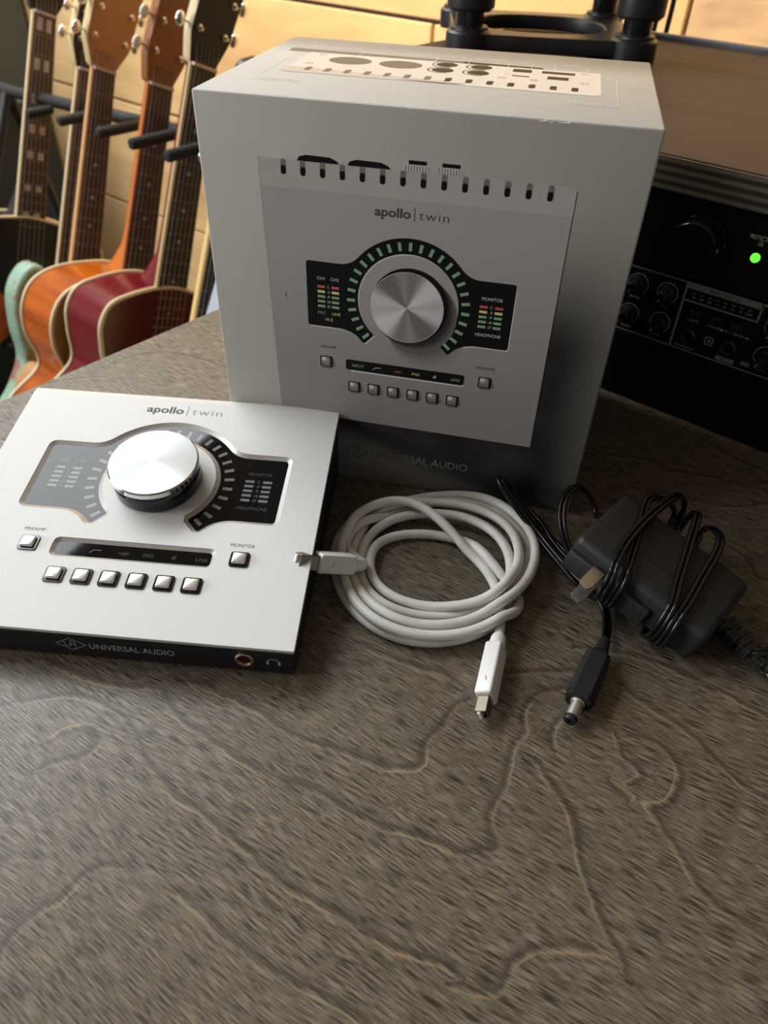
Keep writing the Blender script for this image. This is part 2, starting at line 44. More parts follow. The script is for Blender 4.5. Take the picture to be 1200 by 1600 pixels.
VEINS=[[[458,-1475],[497,-1464],[536,-1454],[575,-1443],[614,-1432],[653,-1418],[691,-1403],[728,-1387],[764,-1369],[800,-1350],[835,-1330],[867,-1304],[894,-1274]],[[539,-1701],[561,-1667],[584,-1634],[608,-1601],[632,-1569],[657,-1537],[684,-1507],[717,-1483],[754,-1467],[793,-1455],[831,-1441],[869,-1427],[909,-1420],[949,-1423],[988,-1433],[1027,-1445],[1065,-1458],[1104,-1470],[1144,-1478],[1184,-1486],[1224,-1492],[1264,-1498],[1304,-1501],[1345,-1502],[1385,-1495],[1424,-1484],[1464,-1476],[1504,-1475],[1545,-1476],[1585,-1474],[1626,-1470],[1666,-1466],[1706,-1463],[1747,-1464],[1787,-1466],[1828,-1464],[1868,-1459],[1908,-1452],[1947,-1442],[1986,-1430],[2025,-1419],[2065,-1410],[2105,-1404],[2145,-1399],[2185,-1394],[2225,-1385],[2263,-1370],[2300,-1354],[2337,-1337],[2374,-1322],[2412,-1306]],[[951,-1255],[990,-1268],[1029,-1280],[1070,-1286],[1111,-1286],[1151,-1282],[1192,-1276],[1233,-1271],[1274,-1267],[1315,-1263],[1355,-1260],[1396,-1255],[1437,-1249],[1477,-1242],[1517,-1233],[1557,-1222],[1595,-1208],[1632,-1190],[1670,-1173],[1708,-1159],[1748,-1150],[1789,-1143],[1829,-1138],[1870,-1131],[1910,-1122],[1950,-1113],[1990,-1103]],[[1001,-1150],[1040,-1136],[1079,-1123],[1119,-1109],[1158,-1097],[1199,-1087],[1239,-1077],[1280,-1070],[1321,-1064],[1363,-1062],[1405,-1060],[1446,-1058],[1487,-1050],[1527,-1038],[1566,-1023],[1605,-1008],[1644,-994],[1682,-979],[1721,-964],[1761,-950],[1800,-936],[1839,-922]],[[1616,-1700],[1657,-1696],[1698,-1692],[1740,-1690],[1781,-1690],[1823,-1688],[1864,-1683],[1905,-1677],[1947,-1671],[1988,-1666],[2029,-1659],[2068,-1646],[2107,-1631],[2147,-1619],[2187,-1607],[2227,-1597],[2268,-1590],[2309,-1587]],[[1387,-2171],[1357,-2144],[1340,-2109],[1339,-2068],[1334,-2028],[1340,-1990],[1362,-1956],[1354,-1917],[1347,-1877],[1347,-1837],[1366,-1803],[1395,-1775]],[[904,-1719],[925,-1681],[952,-1647],[974,-1610],[977,-1567],[962,-1527],[925,-1506],[883,-1503],[846,-1525],[818,-1558],[798,-1596],[795,-1639]],[[1843,-927],[1876,-902],[1909,-876],[1937,-845],[1944,-805],[1923,-770],[1900,-735],[1898,-694],[1908,-654],[1904,-613],[1891,-573],[1888,-532],[1901,-493],[1919,-455]],[[1990,-1103],[2026,-1080],[2064,-1060],[2104,-1045],[2145,-1032],[2186,-1019],[2227,-1008],[2262,-985],[2291,-953],[2318,-919],[2340,-883]],[[2340,-883],[2305,-863],[2272,-840],[2246,-811],[2239,-771],[2237,-731],[2229,-692],[2215,-654],[2200,-617],[2186,-579],[2170,-542],[2158,-504],[2169,-467],[2166,-431],[2138,-403],[2116,-370],[2106,-331],[2105,-291],[2116,-252],[2135,-216],[2161,-186],[2190,-158]],[[2276,-413],[2247,-377],[2237,-332],[2242,-287],[2270,-250]],[[2269,-543],[2302,-566],[2339,-582],[2377,-596],[2413,-615],[2447,-637],[2476,-665],[2499,-698],[2524,-730],[2550,-761],[2579,-790],[2611,-814],[2643,-838],[2672,-866],[2703,-892],[2739,-912],[2774,-931],[2808,-953]],[[2432,-242],[2456,-276],[2485,-306],[2527,-306],[2565,-320],[2558,-358],[2533,-392]],[[2489,-193],[2526,-175],[2564,-162],[2605,-167],[2641,-185],[2668,-216],[2684,-253],[2690,-294],[2690,-334],[2677,-373],[2646,-400],[2608,-412],[2567,-412],[2527,-405]],[[2594,-413],[2635,-422],[2674,-437],[2708,-462],[2743,-485],[2780,-505],[2816,-528],[2850,-552],[2886,-574],[2924,-592],[2966,-596],[3008,-594],[3050,-591],[3092,-588],[3134,-588]],[[2343,-5],[2382,-15],[2422,-23],[2462,-27],[2503,-27],[2544,-28],[2584,-32],[2625,-37],[2664,-46],[2703,-59],[2741,-74],[2779,-88],[2818,-100],[2857,-111],[2897,-119],[2937,-120],[2978,-116]],[[2440,-1344],[2479,-1327],[2518,-1309],[2552,-1283],[2575,-1247],[2569,-1205],[2562,-1163],[2574,-1122],[2597,-1086],[2626,-1055],[2659,-1027],[2695,-1003],[2732,-981],[2770,-962]],[[2105,51],[2140,74],[2175,97],[2210,119],[2246,140],[2284,159],[2323,174],[2363,187],[2403,198],[2444,207],[2485,215],[2526,222],[2568,227],[2609,231],[2651,234],[2693,237],[2734,239],[2776,240],[2818,241],[2860,242]],[[1968,-246],[2002,-216],[2035,-185],[2068,-155],[2101,-124],[2134,-93],[2167,-62]],[[1960,1310],[2000,1325],[2040,1340],[2079,1355],[2119,1371],[2158,1388],[2196,1406],[2234,1425],[2270,1447],[2303,1474],[2332,1505],[2359,1538],[2385,1571],[2411,1605]],[[1359,1909],[1399,1916],[1440,1923],[1480,1930],[1520,1937],[1561,1945],[1600,1956],[1639,1969],[1678,1981],[1718,1990],[1759,1991],[1799,1981],[1837,1965],[1875,1950],[1914,1938],[1954,1928],[1994,1918],[2034,1909],[2074,1901],[2115,1894],[2156,1889],[2196,1885],[2237,1883],[2278,1882],[2320,1881]],[[2315,1121],[2358,1120],[2401,1118],[2443,1109],[2478,1084],[2505,1051],[2532,1017],[2567,998],[2603,1021]],[[1393,1391],[1433,1400],[1472,1410],[1512,1419],[1551,1430],[1590,1443],[1627,1461],[1662,1482],[1696,1504],[1733,1522],[1772,1534],[1812,1538],[1853,1539],[1894,1542],[1934,1550],[1972,1564],[2009,1581],[2046,1600],[2082,1619],[2118,1638]],[[-1503,-402],[-1490,-362],[-1477,-321],[-1464,-281],[-1449,-242],[-1433,-203],[-1413,-166],[-1390,-130],[-1365,-96],[-1339,-62],[-1313,-29],[-1287,4]],[[-1374,261],[-1358,299],[-1342,338],[-1324,376],[-1304,411],[-1278,444],[-1245,470],[-1209,491],[-1171,508],[-1133,523],[-1093,537],[-1054,550],[-1014,562],[-974,572],[-933,582],[-893,590],[-852,599],[-811,608]],[[1388,-552],[1428,-543],[1467,-535],[1507,-525],[1546,-515],[1585,-503],[1624,-490],[1662,-477],[1700,-463],[1738,-448],[1776,-434]]]
# ---------------------------------------------------------------- helpers
def mat(name, col, rough=.5, metal=0., spec=.5, emit=None, estr=0., coat=0., aniso=0.):
    m = bpy.data.materials.new(name); m.use_nodes = True
    b = m.node_tree.nodes['Principled BSDF']
    b.inputs['Base Color'].default_value = (*col, 1); b.inputs['Roughness'].default_value = rough
    b.inputs['Metallic'].default_value = metal; b.inputs['Specular IOR Level'].default_value = spec
    b.inputs['Coat Weight'].default_value = coat
    if emit: b.inputs['Emission Color'].default_value = (*emit, 1); b.inputs['Emission Strength'].default_value = estr
    if aniso:
        b.inputs['Anisotropic'].default_value = aniso
        t = m.node_tree.nodes.new('ShaderNodeTangent'); t.direction_type = 'RADIAL'; t.axis = 'Z'
        m.node_tree.links.new(t.outputs[0], b.inputs['Tangent'])
    return m
class N:
    """tiny node-graph helper"""
    def __init__(s, m): s.m = m; s.t = m.node_tree; s.b = s.t.nodes['Principled BSDF']
    def val(s, x, sock):
        if isinstance(x, (int, float)): sock.default_value = x
        elif isinstance(x, tuple): sock.default_value = x if len(x) == len(sock.default_value) else (*x, 1)
        else: s.t.links.new(x, sock)
    def math(s, op, a, b=0., c=None, clamp=False):
        n = s.t.nodes.new('ShaderNodeMath'); n.operation = op; n.use_clamp = clamp
        s.val(a, n.inputs[0]); s.val(b, n.inputs[1])
        if c is not None: s.val(c, n.inputs[2])
        return n.outputs[0]
    def smooth(s, x, lo, hi, a=0., b=1.):
        n = s.t.nodes.new('ShaderNodeMapRange'); n.interpolation_type = 'SMOOTHSTEP'
        s.val(x, n.inputs[0])
        for k, v in zip((1, 2, 3, 4), (lo, hi, a, b)): n.inputs[k].default_value = v
        return n.outputs[0]
    def coord(s, kind='Object'): return s.t.nodes.new('ShaderNodeTexCoord').outputs[kind]
    def mapping(s, v, scale=(1, 1, 1), rot=(0, 0, 0), loc=(0, 0, 0)):
        n = s.t.nodes.new('ShaderNodeMapping'); s.t.links.new(v, n.inputs[0])
        n.inputs['Scale'].default_value = scale; n.inputs['Rotation'].default_value = rot; n.inputs['Location'].default_value = loc
        return n.outputs[0]
    def noise(s, v, scale, detail=2., rough=.5, dist=0.):
        n = s.t.nodes.new('ShaderNodeTexNoise'); s.t.links.new(v, n.inputs['Vector'])
        n.inputs['Scale'].default_value = scale; n.inputs['Detail'].default_value = detail
        n.inputs['Roughness'].default_value = rough; n.inputs['Distortion'].default_value = dist
        return n.outputs[0]
    def mix(s, f, a, b, mode='MIX'):
        n = s.t.nodes.new('ShaderNodeMix'); n.data_type = 'RGBA'; n.blend_type = mode
        s.val(f, n.inputs[0]); s.val(a, n.inputs[6]); s.val(b, n.inputs[7]); return n.outputs[2]
    def sep(s, v):
        n = s.t.nodes.new('ShaderNodeSeparateXYZ'); s.t.links.new(v, n.inputs[0]); return n.outputs
    def attr(s, name):
        n = s.t.nodes.new('ShaderNodeAttribute'); n.attribute_name = name; return n.outputs['Fac']
    def bump(s, h, strength=.2, dist=.001):
        n = s.t.nodes.new('ShaderNodeBump'); s.val(h, n.inputs['Height'])
        n.inputs['Strength'].default_value = strength; n.inputs['Distance'].default_value = dist
        s.t.links.new(n.outputs[0], s.b.inputs['Normal'])
    def color(s, c): s.t.links.new(c, s.b.inputs['Base Color'])
    def rough(s, c): s.t.links.new(c, s.b.inputs['Roughness'])

def link(o, parent=None):
    scn.collection.objects.link(o)
    if parent is not None: o.parent = parent
    return o
def obj(name, bm, mats, parent=None, smooth=None, mw=None):
    me = bpy.data.meshes.new(name)
    if isinstance(bm, bmesh.types.BMesh):
        bmesh.ops.recalc_face_normals(bm, faces=bm.faces); bm.to_mesh(me); bm.free()
    else: me = bm; me.name = name
    if not isinstance(mats, (list, tuple)): mats = [mats]
    for m in mats: me.materials.append(m)
    o = link(bpy.data.objects.new(name, me), parent)
    if mw is not None: o.matrix_world = mw
    if smooth:
        for p in me.polygons: p.use_smooth = True
        if smooth is not True: me.set_sharp_from_angle(angle=R(smooth))
    return o
def thing(name, label, cat, mw=None, group=None):
    o = link(bpy.data.objects.new(name, None)); o.empty_display_size = .02
    if mw is not None: o.matrix_world = mw
    return tag(o, label, cat, group)
def tag(o, label, cat, group=None):
    o['label'] = label; o['category'] = cat
    if group: o['group'] = group
    return o
def struct(o): o['kind'] = 'structure'; return o
def add_box(bm, c, s, bevel=0., M=None, seg=2, mi=0):
    r = bmesh.ops.create_cube(bm, size=1.)
    vs = r['verts']
    for v in vs: v.co = Vector((v.co.x * s[0] + c[0], v.co.y * s[1] + c[1], v.co.z * s[2] + c[2]))
    fs = set(f for v in vs for f in v.link_faces)
    if bevel:
        es = set(e for v in vs for e in v.link_edges)
        rr = bmesh.ops.bevel(bm, geom=list(es), offset=bevel, segments=seg, affect='EDGES', profile=.5)
        vs = list(set(v for f in rr['faces'] for v in f.verts) | set(v for v in vs if v.is_valid))
        fs = set(f for v in vs for f in v.link_faces)
    for f in fs: f.material_index = mi
    if M is not None:
        for v in vs: v.co = M @ v.co
    return vs
def add_lathe(bm, prof, M=Matrix(), seg=48, mi=0, cap=True):
    """prof: list of (radius, z); material index may be given as a third value per ring"""
    rings = []
    for p in prof:
        rings.append([bm.verts.new(M @ Vector((p[0] * math.cos(2 * math.pi * k / seg), p[0] * math.sin(2 * math.pi * k / seg), p[1]))) for k in range(seg)])
    for i in range(len(rings) - 1):
        idx = prof[i][2] if len(prof[i]) > 2 else mi
        for k in range(seg):
            f = bm.faces.new((rings[i][k], rings[i][(k + 1) % seg], rings[i + 1][(k + 1) % seg], rings[i + 1][k])); f.material_index = idx
    if cap:
        f = bm.faces.new(rings[0][::-1]); f.material_index = prof[0][2] if len(prof[0]) > 2 else mi
        f = bm.faces.new(rings[-1]); f.material_index = prof[-1][2] if len(prof[-1]) > 2 else mi
def frames(P, up=(0, 0, 1)):
    n = len(P); T = [(P[min(i + 1, n - 1)] - P[max(i - 1, 0)]).normalized() for i in range(n)]
    u = Vector(up); u = (u - T[0] * u.dot(T[0]))
    if u.length < 1e-6: u = T[0].orthogonal()
    u.normalize(); out = []
    for t in T:
        u = (u - t * u.dot(t)).normalized(); out.append((t, u, t.cross(u)))
    return out
def add_tube(bm, P, r, seg=10, cap=True, fr=None, off=(0, 0), mi=0):
    P = [Vector(p) for p in P]; fr = fr or frames(P)
    rr = r if isinstance(r, (list, tuple)) else [r] * len(P); rings = []
    for i, p in enumerate(P):
        t, u, w = fr[i]; c = p + u * off[0] + w * off[1]
        rings.append([bm.verts.new(c + (u * math.cos(2 * math.pi * k / seg) + w * math.sin(2 * math.pi * k / seg)) * rr[i]) for k in range(seg)])
    for i in range(len(rings) - 1):
        for k in range(seg):
            bm.faces.new((rings[i][k], rings[i][(k + 1) % seg], rings[i + 1][(k + 1) % seg], rings[i + 1][k])).material_index = mi
    if cap: bm.faces.new(rings[0][::-1]).material_index = mi; bm.faces.new(rings[-1]).material_index = mi
def cyl_between(bm, a, b, r, seg=16, mi=0): add_tube(bm, [Vector(a), Vector(b)], r, seg, mi=mi)
def round_poly(pts, rad, n=6):
    """round the corners of a closed polygon; rad: one value or one per corner"""
    out = []; L = len(pts)
    for i, p in enumerate(pts):
        r = rad[i] if isinstance(rad, (list, tuple)) else rad
        p = Vector(p[:2]); a = Vector(pts[i - 1][:2]) - p; b = Vector(pts[(i + 1) % L][:2]) - p
        if r <= 0: out.append(tuple(p)); continue
        d = min(r, a.length * .49, b.length * .49)
        A = p + a.normalized() * d; B = p + b.normalized() * d
        for k in range(n + 1):
            t = k / n; q = A * (1 - t) ** 2 + p * 2 * t * (1 - t) + B * t * t; out.append((q.x, q.y))
    return out
def rrect(x0, y0, x1, y1, r, n=5): return round_poly([(x0, y0), (x1, y0), (x1, y1), (x0, y1)], r, n)
def circ(cx, cy, r, n=48, ry=None): return [(cx + r * math.cos(2 * math.pi * k / n), cy + (ry or r) * math.sin(2 * math.pi * k / n)) for k in range(n)]
def curve_mesh(loops, extrude=0., bevel=0., bres=2):
    c = bpy.data.curves.new('c', 'CURVE'); c.dimensions = '2D'; c.fill_mode = 'BOTH'
    c.extrude = extrude; c.bevel_depth = bevel; c.bevel_resolution = bres
    for lp in loops:
        s = c.splines.new('POLY'); s.points.add(len(lp) - 1)
        for k, p in enumerate(lp): s.points[k].co = (p[0], p[1], 0, 1)
        s.use_cyclic_u = True
    o = bpy.data.objects.new('c', c); scn.collection.objects.link(o)
    bpy.context.view_layer.update()
    me = bpy.data.meshes.new_from_object(o.evaluated_get(bpy.context.evaluated_depsgraph_get()))
    bpy.data.objects.remove(o); bpy.data.curves.remove(c); return me
_tc = {}
def text_mesh(s, bold=0., spacing=1.):
    k = (s, bold, spacing)
    if k not in _tc:
        c = bpy.data.curves.new('t', 'FONT'); c.body = s; c.size = 1; c.offset = bold; c.resolution_u = 3; c.space_character = spacing
        o = bpy.data.objects.new('t', c); scn.collection.objects.link(o); bpy.context.view_layer.update()
        me = bpy.data.meshes.new_from_object(o.evaluated_get(bpy.context.evaluated_depsgraph_get()))
        V = [tuple(v.co) for v in me.vertices]; F = [tuple(p.vertices) for p in me.polygons]
        bpy.data.objects.remove(o); bpy.data.curves.remove(c); bpy.data.meshes.remove(me)
        _tc[k] = (V, F, min(v[0] for v in V), max(v[0] for v in V))
    return _tc[k]
class Print:
    """flat printed or inlaid shapes gathered in one mesh; units mm, layers stacked by a hair"""
    def __init__(s, rot=None): s.V = []; s.F = []; s.I = []; s.mats = []; s.rot = rot
    def mi(s, m):
        if m not in s.mats: s.mats.append(m)
        return s.mats.index(m)
    def raw(s, V, F, m, h):
        b = len(s.V); i = s.mi(m)
        s.V += [(x * .001, y * .001, h * .001) for x, y in V]; s.F += [tuple(b + k for k in f) for f in F]; s.I += [i] * len(F)
    def add(s, loops, m, h=.05):
        if not isinstance(loops[0][0], (tuple, list)): loops = [loops]
        if len(loops) == 1 and len(loops[0]) == 4:
            return s.raw(loops[0], [(0, 1, 2, 3)], m, h)
        me = curve_mesh(loops)
        s.raw([(v.co.x, v.co.y) for v in me.vertices], [tuple(p.vertices) for p in me.polygons], m, h); bpy.data.meshes.remove(me)
    def rect(s, x0, y0, x1, y1, m, h=.05): s.raw([(x0, y0), (x1, y0), (x1, y1), (x0, y1)], [(0, 1, 2, 3)], m, h)
    def line(s, pts, w, m, h=.05):
        for a, b in zip(pts[:-1], pts[1:]):
            a = Vector(a); b = Vector(b); d = (b - a).normalized() * w / 2; n = Vector((-d.y, d.x))
            s.raw([tuple(a - d + n), tuple(a - d - n), tuple(b + d - n), tuple(b + d + n)], [(0, 1, 2, 3)], m, h)
    def arc(s, cx, cy, r, w, a0, a1, m, h=.05, n=28):
        V = []; F = []
        for k in range(n + 1):
            a = R(a0 + (a1 - a0) * k / n)
            V += [(cx + (r - w / 2) * math.cos(a), cy + (r - w / 2) * math.sin(a)), (cx + (r + w / 2) * math.cos(a), cy + (r + w / 2) * math.sin(a))]
            if k: F.append((2 * k - 2, 2 * k - 1, 2 * k + 1, 2 * k))
        s.raw(V, F, m, h)
    def text(s, t, x0, x1, y, cap, m, h=.05, bold=0., ang=0., spacing=1., skew=0.):
        """text spanning x0..x1 with its baseline at y and capital height cap"""
        V, F, a, b = text_mesh(t, bold, spacing); kx = (x1 - x0) / (b - a); ky = cap / .69
        c, sn = math.cos(ang), math.sin(ang); out = []
        for v in V:
            px = (v[0] - a) * kx + v[1] * ky * skew; py = v[1] * ky; out.append((x0 + px * c - py * sn, y + px * sn + py * c))
        s.raw(out, F, m, h)
    def build(s, name, parent=None, mw=None, M=None):
        me = bpy.data.meshes.new(name); V = s.V
        if M is not None: V = [tuple(M @ Vector(v)) for v in V]
        me.from_pydata(V, [], s.F); me.update()
        for p, i in zip(me.polygons, s.I): p.material_index = i
        return obj(name, me, s.mats, parent, mw=mw)
def mesh_from(V, F): me = bpy.data.meshes.new('m'); me.from_pydata(V, [], F); me.update(); return me

# ---------------------------------------------------------------- materials
M = {}
M['black'] = mat('black_plastic', (.012, .012, .013), .42)
M['black_matte'] = mat('black_matte', (.014, .014, .014), .7, spec=.3)
M['black_gloss'] = mat('black_gloss', (.006, .006, .007), .14)
M['rack_black'] = mat('rack_black', (.004, .004, .0045), .5, spec=.25)
M['alu'] = mat('silver_aluminium', (.71, .72, .70), .5, .0, spec=.35)
n = N(M['alu']); v = n.noise(n.mapping(n.coord(), (60, 60, 60)), 30, 4, .6); n.rough(n.smooth(v, .3, .7, .45, .58)); n.bump(v, .04, .0002)
M['alu_edge'] = mat('chamfered_aluminium', (.50, .48, .45), .35, .5)
M['knob'] = mat('spun_aluminium', (.42, .435, .435), .42, 1.0, aniso=.9)
M['knob_edge'] = mat('polished_knob_rim', (.8, .8, .78), .15, 1.0)
M['glass'] = mat('black_display_glass', (.004, .0045, .005), .04, spec=.22)
M['led_off'] = mat('unlit_display_mark', (.20, .21, .22), .05, spec=.22)
M['led_dim'] = mat('faint_display_mark', (.085, .09, .095), .05, spec=.22)
M['cap'] = mat('silver_button', (.82, .82, .82), .2, .85)
M['ink'] = mat('grey_ink', (.05, .05, .05), .6)
M['ink_lt'] = mat('light_grey_ink', (.16, .16, .16), .6)
M['white_ink'] = mat('white_ink', (.62, .62, .60), .6)
M['pale_ink'] = mat('pale_ink', (.42, .42, .40), .6)
M['white'] = mat('white_plastic', (.80, .80, .78), .32)
M['cable_w'] = mat('white_cable', (.62, .62, .585), .45)
n = N(M['cable_w']); c = n.coord(); d = n.noise(c, 420, 4, .6); e = n.noise(c, 60, 2)
f1 = n.math('MULTIPLY', n.smooth(d, .66, .74), n.smooth(e, .52, .62)); n.color(n.mix(n.math('MULTIPLY', f1, .75), n.mix(n.smooth(e, .3, .7), (.76, .76, .72), (.62, .61, .56)), (.13, .12, .10)))
M['steel'] = mat('nickel_plated_metal', (.72, .71, .67), .42, 1.0)
M['steel_warm'] = mat('worn_plug_metal', (.24, .21, .16), .42, 1.0)
M['gold'] = mat('copper_jack_ring', (.62, .42, .30), .3, 1.0)
M['adapter'] = mat('charcoal_plastic', (.022, .024, .025), .5)
n = N(M['adapter']); n.bump(n.noise(n.coord(), 2500, 2), .12, .0002)
M['cord'] = mat('black_cord_vinyl', (.006, .006, .006), .26, spec=.55)
# stained plywood desk
def wood_table():
    m = mat('stained_plywood', (.1, .08, .06), .45, spec=.42); n = N(m); c = n.coord()
    s = n.attr('vein_s'); u = n.attr('vein_u')
    g = n.mapping(c, (1, 1, 1), (0, 0, R(-7)))
    warp = n.noise(n.mapping(g, (6, 14, 1)), 1., 2)
    x, y, z = n.sep(g)
    yy = n.math('ADD', y, n.math('MULTIPLY', warp, .02))
    cb = n.t.nodes.new('ShaderNodeCombineXYZ'); n.val(x, cb.inputs[0]); n.val(yy, cb.inputs[1]); v = cb.outputs[0]
    fine = n.noise(n.mapping(v, (105, 3300, 1)), 1., 2, .65)
    mid = n.noise(n.mapping(v, (34, 1150, 1)), 1., 3, .65)
    wide = n.noise(n.mapping(v, (5, 42, 1)), 1., 3, .55)
    blot = n.noise(n.mapping(c, (9, 9, 1)), 1., 3, .55)
    base = n.mix(n.smooth(wide, .3, .72), (.062, .048, .035), (.140, .112, .082))
    base = n.mix(n.smooth(blot, .35, .75, 0, .45), base, (.145, .112, .078))
    col = n.mix(n.smooth(mid, .38, .62, 0, 1), n.mix(.38, base, (.015, .012, .010)), base)
    col = n.mix(n.smooth(fine, .42, .58, .0, 1), n.mix(.76, col, (.010, .007, .005)), n.mix(.46, col, (.42, .345, .245)))
    wob = n.noise(n.mapping(c, (110, 110, 1)), 1., 4, .7)
    sw = n.math('ADD', s, n.math('MULTIPLY', n.math('SUBTRACT', wob, .5), 3.0))
    near = n.smooth(u, 3.2, 5.5, 1, 0)
    ln = n.math('MULTIPLY', n.smooth(n.math('ABSOLUTE', sw), .05, .75, 1, 0), near)
    brk = n.smooth(n.noise(n.mapping(c, (45, 45, 1)), 1., 3), .35, .65, .08, .68)
    dk = n.math('MULTIPLY', n.math('MULTIPLY', n.smooth(sw, .6, 2.0), n.smooth(sw, 1.6, 4.8, 1, 0)), n.smooth(u, 6, 8.5, 1, 0))
    col = n.mix(n.math('MULTIPLY', dk, .6), col, (.028, .021, .016))
    col = n.mix(n.math('MULTIPLY', ln, brk), col, (.36, .265, .155))
    n.color(col); n.rough(n.smooth(fine, .3, .7, .46, .32)); n.bump(n.math('ADD', fine, n.math('MULTIPLY', mid, .5)), .22, .0004)
    return m
M['table'] = wood_table()
def wood_simple(name, a, b, rough, sx, sy, rot=0, spec=.5, coat=0.):
    m = mat(name, a, rough, spec=spec, coat=coat); n = N(m); c = n.mapping(n.coord(), (1, 1, 1), (0, 0, rot))
    v = n.noise(n.mapping(c, (sx, sy, sy)), 1., 4, .6, .3); w = n.noise(n.mapping(c, (sx * .2, sy * .15, sy * .15)), 1., 3)
    n.color(n.mix(n.smooth(v, .3, .7, 0, .8), n.mix(n.smooth(w, .35, .65), a, b), b)); n.bump(v, .1, .0005); return m
M['shelf'] = wood_simple('brown_varnished_wood', (.036, .025, .022), (.064, .046, .038), .55, 7, 40, spec=.08)
M['under'] = mat('plywood_core', (.10, .075, .05), .6)
m = mat('layered_plywood_edge', (.2, .16, .12), .5); n = N(m); x, y, z = n.sep(n.coord())
w = n.noise(n.mapping(n.coord(), (30, 400, 700)), 1., 3)
st = n.math('SINE', n.math('ADD', n.math('MULTIPLY', z, 2 * math.pi / .0044), n.math('MULTIPLY', w, 1.2)))
n.color(n.mix(n.smooth(st, -.4, .6), (.055, .045, .036), (.21, .18, .145))); M['edge'] = m
M['board'] = wood_simple('honey_pine_boards', (.40, .245, .105), (.62, .42, .20), .6, 3, 14)
M['board2'] = wood_simple('weathered_board', (.22, .14, .09), (.62, .41, .21), .6, 5, 26)
n = N(M['board2'])
M['plaster'] = mat('warm_plaster', (.45, .38, .30), .9)
M['dark_wall'] = mat('slate_grey_cloth', (.022, .026, .028), .85)
M['floor'] = wood_simple('dark_floor_boards', (.05, .035, .025), (.09, .06, .04), .5, 3, 20)

# ---------------------------------------------------------------- the room
FLOOR = -.68
def box_obj(name, x0, x1, y0, y1, z0, z1, m, bevel=0.):
    bm = bmesh.new(); add_box(bm, ((x0 + x1) / 2, (y0 + y1) / 2, (z0 + z1) / 2), (x1 - x0, y1 - y0, z1 - z0), bevel)
    return obj(name, bm, m, mw=FR)
struct(box_obj('floor', -3.2, 2.2, -2.2, .95, FLOOR - .05, FLOOR, M['floor']))
struct(box_obj('wall_left', -3.25, -3.2, -2.2, .95, FLOOR, 1.5, M['plaster']))
bm = bmesh.new()
add_box(bm, (-.5, .90, .41), (5.4, .05, 2.18), mi=1)
rows = [(FLOOR, -.40, (-3.2, -1.9, -.6, .7, 2.2), 0), (-.40, -.16, (-3.2, -2.3, -1.05, .3, 2.2), 0), (-.16, .08, (-3.2, -1.75, -.519, .45, 2.2), 0),
        (.08, .32, (-3.2, -2.2, -.9, -.134), 0), (.08, .17, (-.134, 1.1, 2.2), 2), (.17, .32, (-.134, .8, 2.2), 2),
        (.32, .56, (-3.2, -1.6, -.3, 1.0, 2.2), 0), (.56, .80, (-3.2, -2.1, -.8, .5, 2.2), 0), (.80, 1.04, (-3.2, -1.3, .1, 1.4, 2.2), 0),
        (1.04, 1.28, (-3.2, -1.9, -.5, .9, 2.2), 0), (1.28, 1.5, (-3.2, -1.2, .3, 2.2), 0)]
for z0, z1, xs, mi in rows:
    for a, b in zip(xs[:-1], xs[1:]):
        t = .012 + .003 * random.random()
        add_box(bm, ((a + b) / 2, .875 - t / 2, (z0 + z1) / 2), (b - a - .006, t, z1 - z0 - .006), .0015, mi=mi)
struct(obj('wall_back', bm, [M['board'], M['under'], M['board2']], mw=FR))
# ceiling with a roof window above the left side of the room
bm = bmesh.new()
for x0, x1, y0, y1 in ((-3.2, -2.33, -2.2, .95), (-1.0, 2.2, -2.2, .95), (-2.33, -1.0, -2.2, -.83), (-2.33, -1.0, .83, .95)):
    if y1 > y0: add_box(bm, ((x0 + x1) / 2, (y0 + y1) / 2, 1.53), (x1 - x0, y1 - y0, .05))
struct(obj('ceiling', bm, M['plaster'], mw=FR))

for nm, wo in (('window_1', WIN1), ('fill_light_surround', FILL_LIGHT)):  # roof window frame, then a made-up frame around the added fill light
    a_, b_ = wo.data.size / 2 + .03, wo.data.size_y / 2 + .03; bm = bmesh.new()
    for c_, s_ in (((a_, 0, 0), (.04, 2 * b_ + .04, .05)), ((-a_, 0, 0), (.04, 2 * b_ + .04, .05)), ((0, b_, 0), (2 * a_ - .04, .04, .05)), ((0, -b_, 0), (2 * a_ - .04, .04, .05))): add_box(bm, c_, s_, .003, seg=1)
    struct(obj(nm, bm, mat(nm + '_frame_paint', (.7, .7, .68), .5), mw=wo.matrix_world.copy()))
